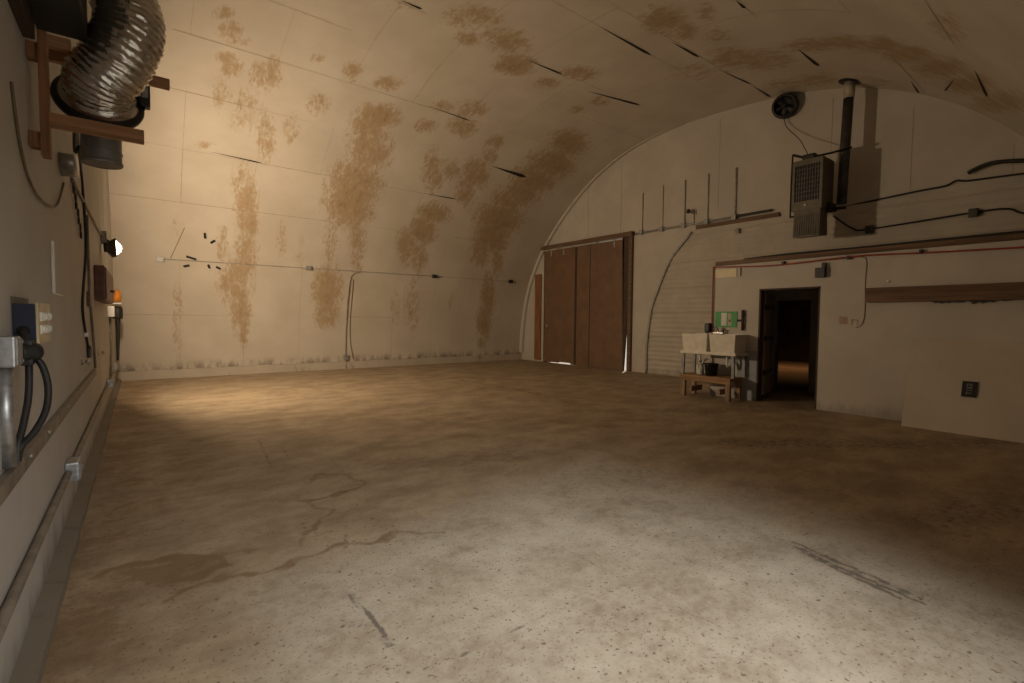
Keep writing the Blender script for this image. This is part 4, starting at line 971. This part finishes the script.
mb.tube(bp, .094, 28); mb.lathe([(.094, 0), (.099, .004), (.099, .018), (.094, .022)], (-.152, 3.755, 2.335), (0, 0, 1), 30, False); mb.lathe([(.094, 0), (.098, .003), (.098, .012), (.094, .015)], (-.152, 3.755, 2.40), (0, 0, 1), 30, False)
mb.build('housing', 'can', t)
mb = MB(); mb.lathe([(.172, -.03), (.196, -.026), (.203, -.005), (.198, .018), (.176, .024)], FC, FN, 48, False); mb.build('rim_ring', 'black', t)
mb = MB(); mb.lathe([(.178, .02), (.172, .035), (.163, .055), (.157, .06)], FC, FN, 48, False); mb.build('tape_collar', 'foil', t)
mb = MB(); mb.box(.03, .08, 3.59, 3.66, 2.675, 2.80, .008); mb.box(.005, .04, 3.61, 3.65, 2.72, 2.78, .008); sb = mb.build('switch_box', 'black', t)
mb = MB(); mb.box(.04, .07, 3.582, 3.591, 2.72, 2.785, .003); mb.build('plate', 'galvp', sb)
mb = MB(); mb.tube(smooth_path([(.055, 3.62, 2.68), (.03, 3.62, 2.62), (-.02, 3.64, 2.555), (-.06, 3.68, 2.53)], 5), .007, 8); mb.build('switch_cord', 'rubber', sb)
t = thing('foil_duct', FC, 'crinkled silver flexible duct bending upward from the fan, upper left', 'duct')
path = smooth_path([FC + FN * .045, FC + FN * .09, FC + FN * .14 + Vector((.015, 0, .012)), (-.085, 3.47, 2.80), (-.04, 3.45, 2.90), (-.01, 3.46, 3.0), (-.005, 3.48, 3.1), (-.035, 3.50, 3.2), (-.10, 3.50, 3.27), (-.17, 3.48, 3.3)], 14)
rng = random.Random(3)
mb = MB(); jit = [rng.uniform(-1, 1) for _ in path]
mb.tube(path, lambda i: .152 + (0, .006, .007, -.001)[i % 4] + .0016 * jit[i], 72)
for v in mb.bm.verts:
    v.co += Vector([mnoise.noise(v.co * 32 + Vector((k * 9., 0, 0))) * .005 + mnoise.noise(v.co * 80 + Vector((k * 7., 3, 0))) * .004 for k in range(3)])
for f in mb.bm.faces: f.smooth = True
mb.build('duct', 'foil', t)

# ------------------------------------------------------------------ light and camera
w = bpy.data.worlds.new('world'); SC.world = w; w.use_nodes = True
w.node_tree.nodes['Background'].inputs[0].default_value = (.88, .94, 1, 1); w.node_tree.nodes['Background'].inputs[1].default_value = SKY
# daylight falling in through the open doorway in the near side of the vault
ld = bpy.data.lights.new('doorway_daylight', 'AREA'); ld.shape = 'RECTANGLE'; ld.size = 2.6; ld.size_y = 1.2; ld.spread = math.radians(80); ld.energy = DAY; ld.color = (1, .965, .91)
lo = bpy.data.objects.new('doorway_daylight', ld); COL.objects.link(lo); lo.location = (1.55, -1.3, 2.35)
lo.rotation_euler = (Vector((1.55, -1.3, 2.35)) - Vector((1.3, 1.75, 0))).to_track_quat('Z', 'Y').to_euler()
sn = bpy.data.lights.new('sun', 'SUN'); sn.energy = 4; sn.angle = .02; sn.color = (1, .93, .82)
so = bpy.data.objects.new('sun', sn); COL.objects.link(so); so.location = (25, 12, 30); so.rotation_euler = Vector((.45, .25, .86)).to_track_quat('Z', 'Y').to_euler()
ld = bpy.data.lights.new('far_room_lamp', 'AREA'); ld.size = .4; ld.energy = 9; ld.spread = math.radians(120); ld.color = (1, .46, .17)
lo = bpy.data.objects.new('far_room_lamp', ld); COL.objects.link(lo); lo.location = (16.4, 6.7, 2.8)

cam = bpy.data.cameras.new('camera'); co = bpy.data.objects.new('camera', cam); COL.objects.link(co)
cam.sensor_width = 36; cam.lens = 485. * 36 / 1024; cam.clip_start = .02; cam.clip_end = 200
r, u, f = Vector((0.7927, -0.6095, 0.0090)), Vector((0.0201, 0.0409, 0.9990)), Vector((0.6092, 0.7917, -0.0446))
m4 = Matrix((r, u, -f)).transposed().to_4x4(); m4.translation = (0, 0, 1.45); co.matrix_world = m4
SC.camera = co
vs = SC.view_settings
vs.view_transform = 'Standard'; vs.look = 'None'; vs.exposure = EXPO; vs.gamma = 1; vs.use_curve_mapping = False
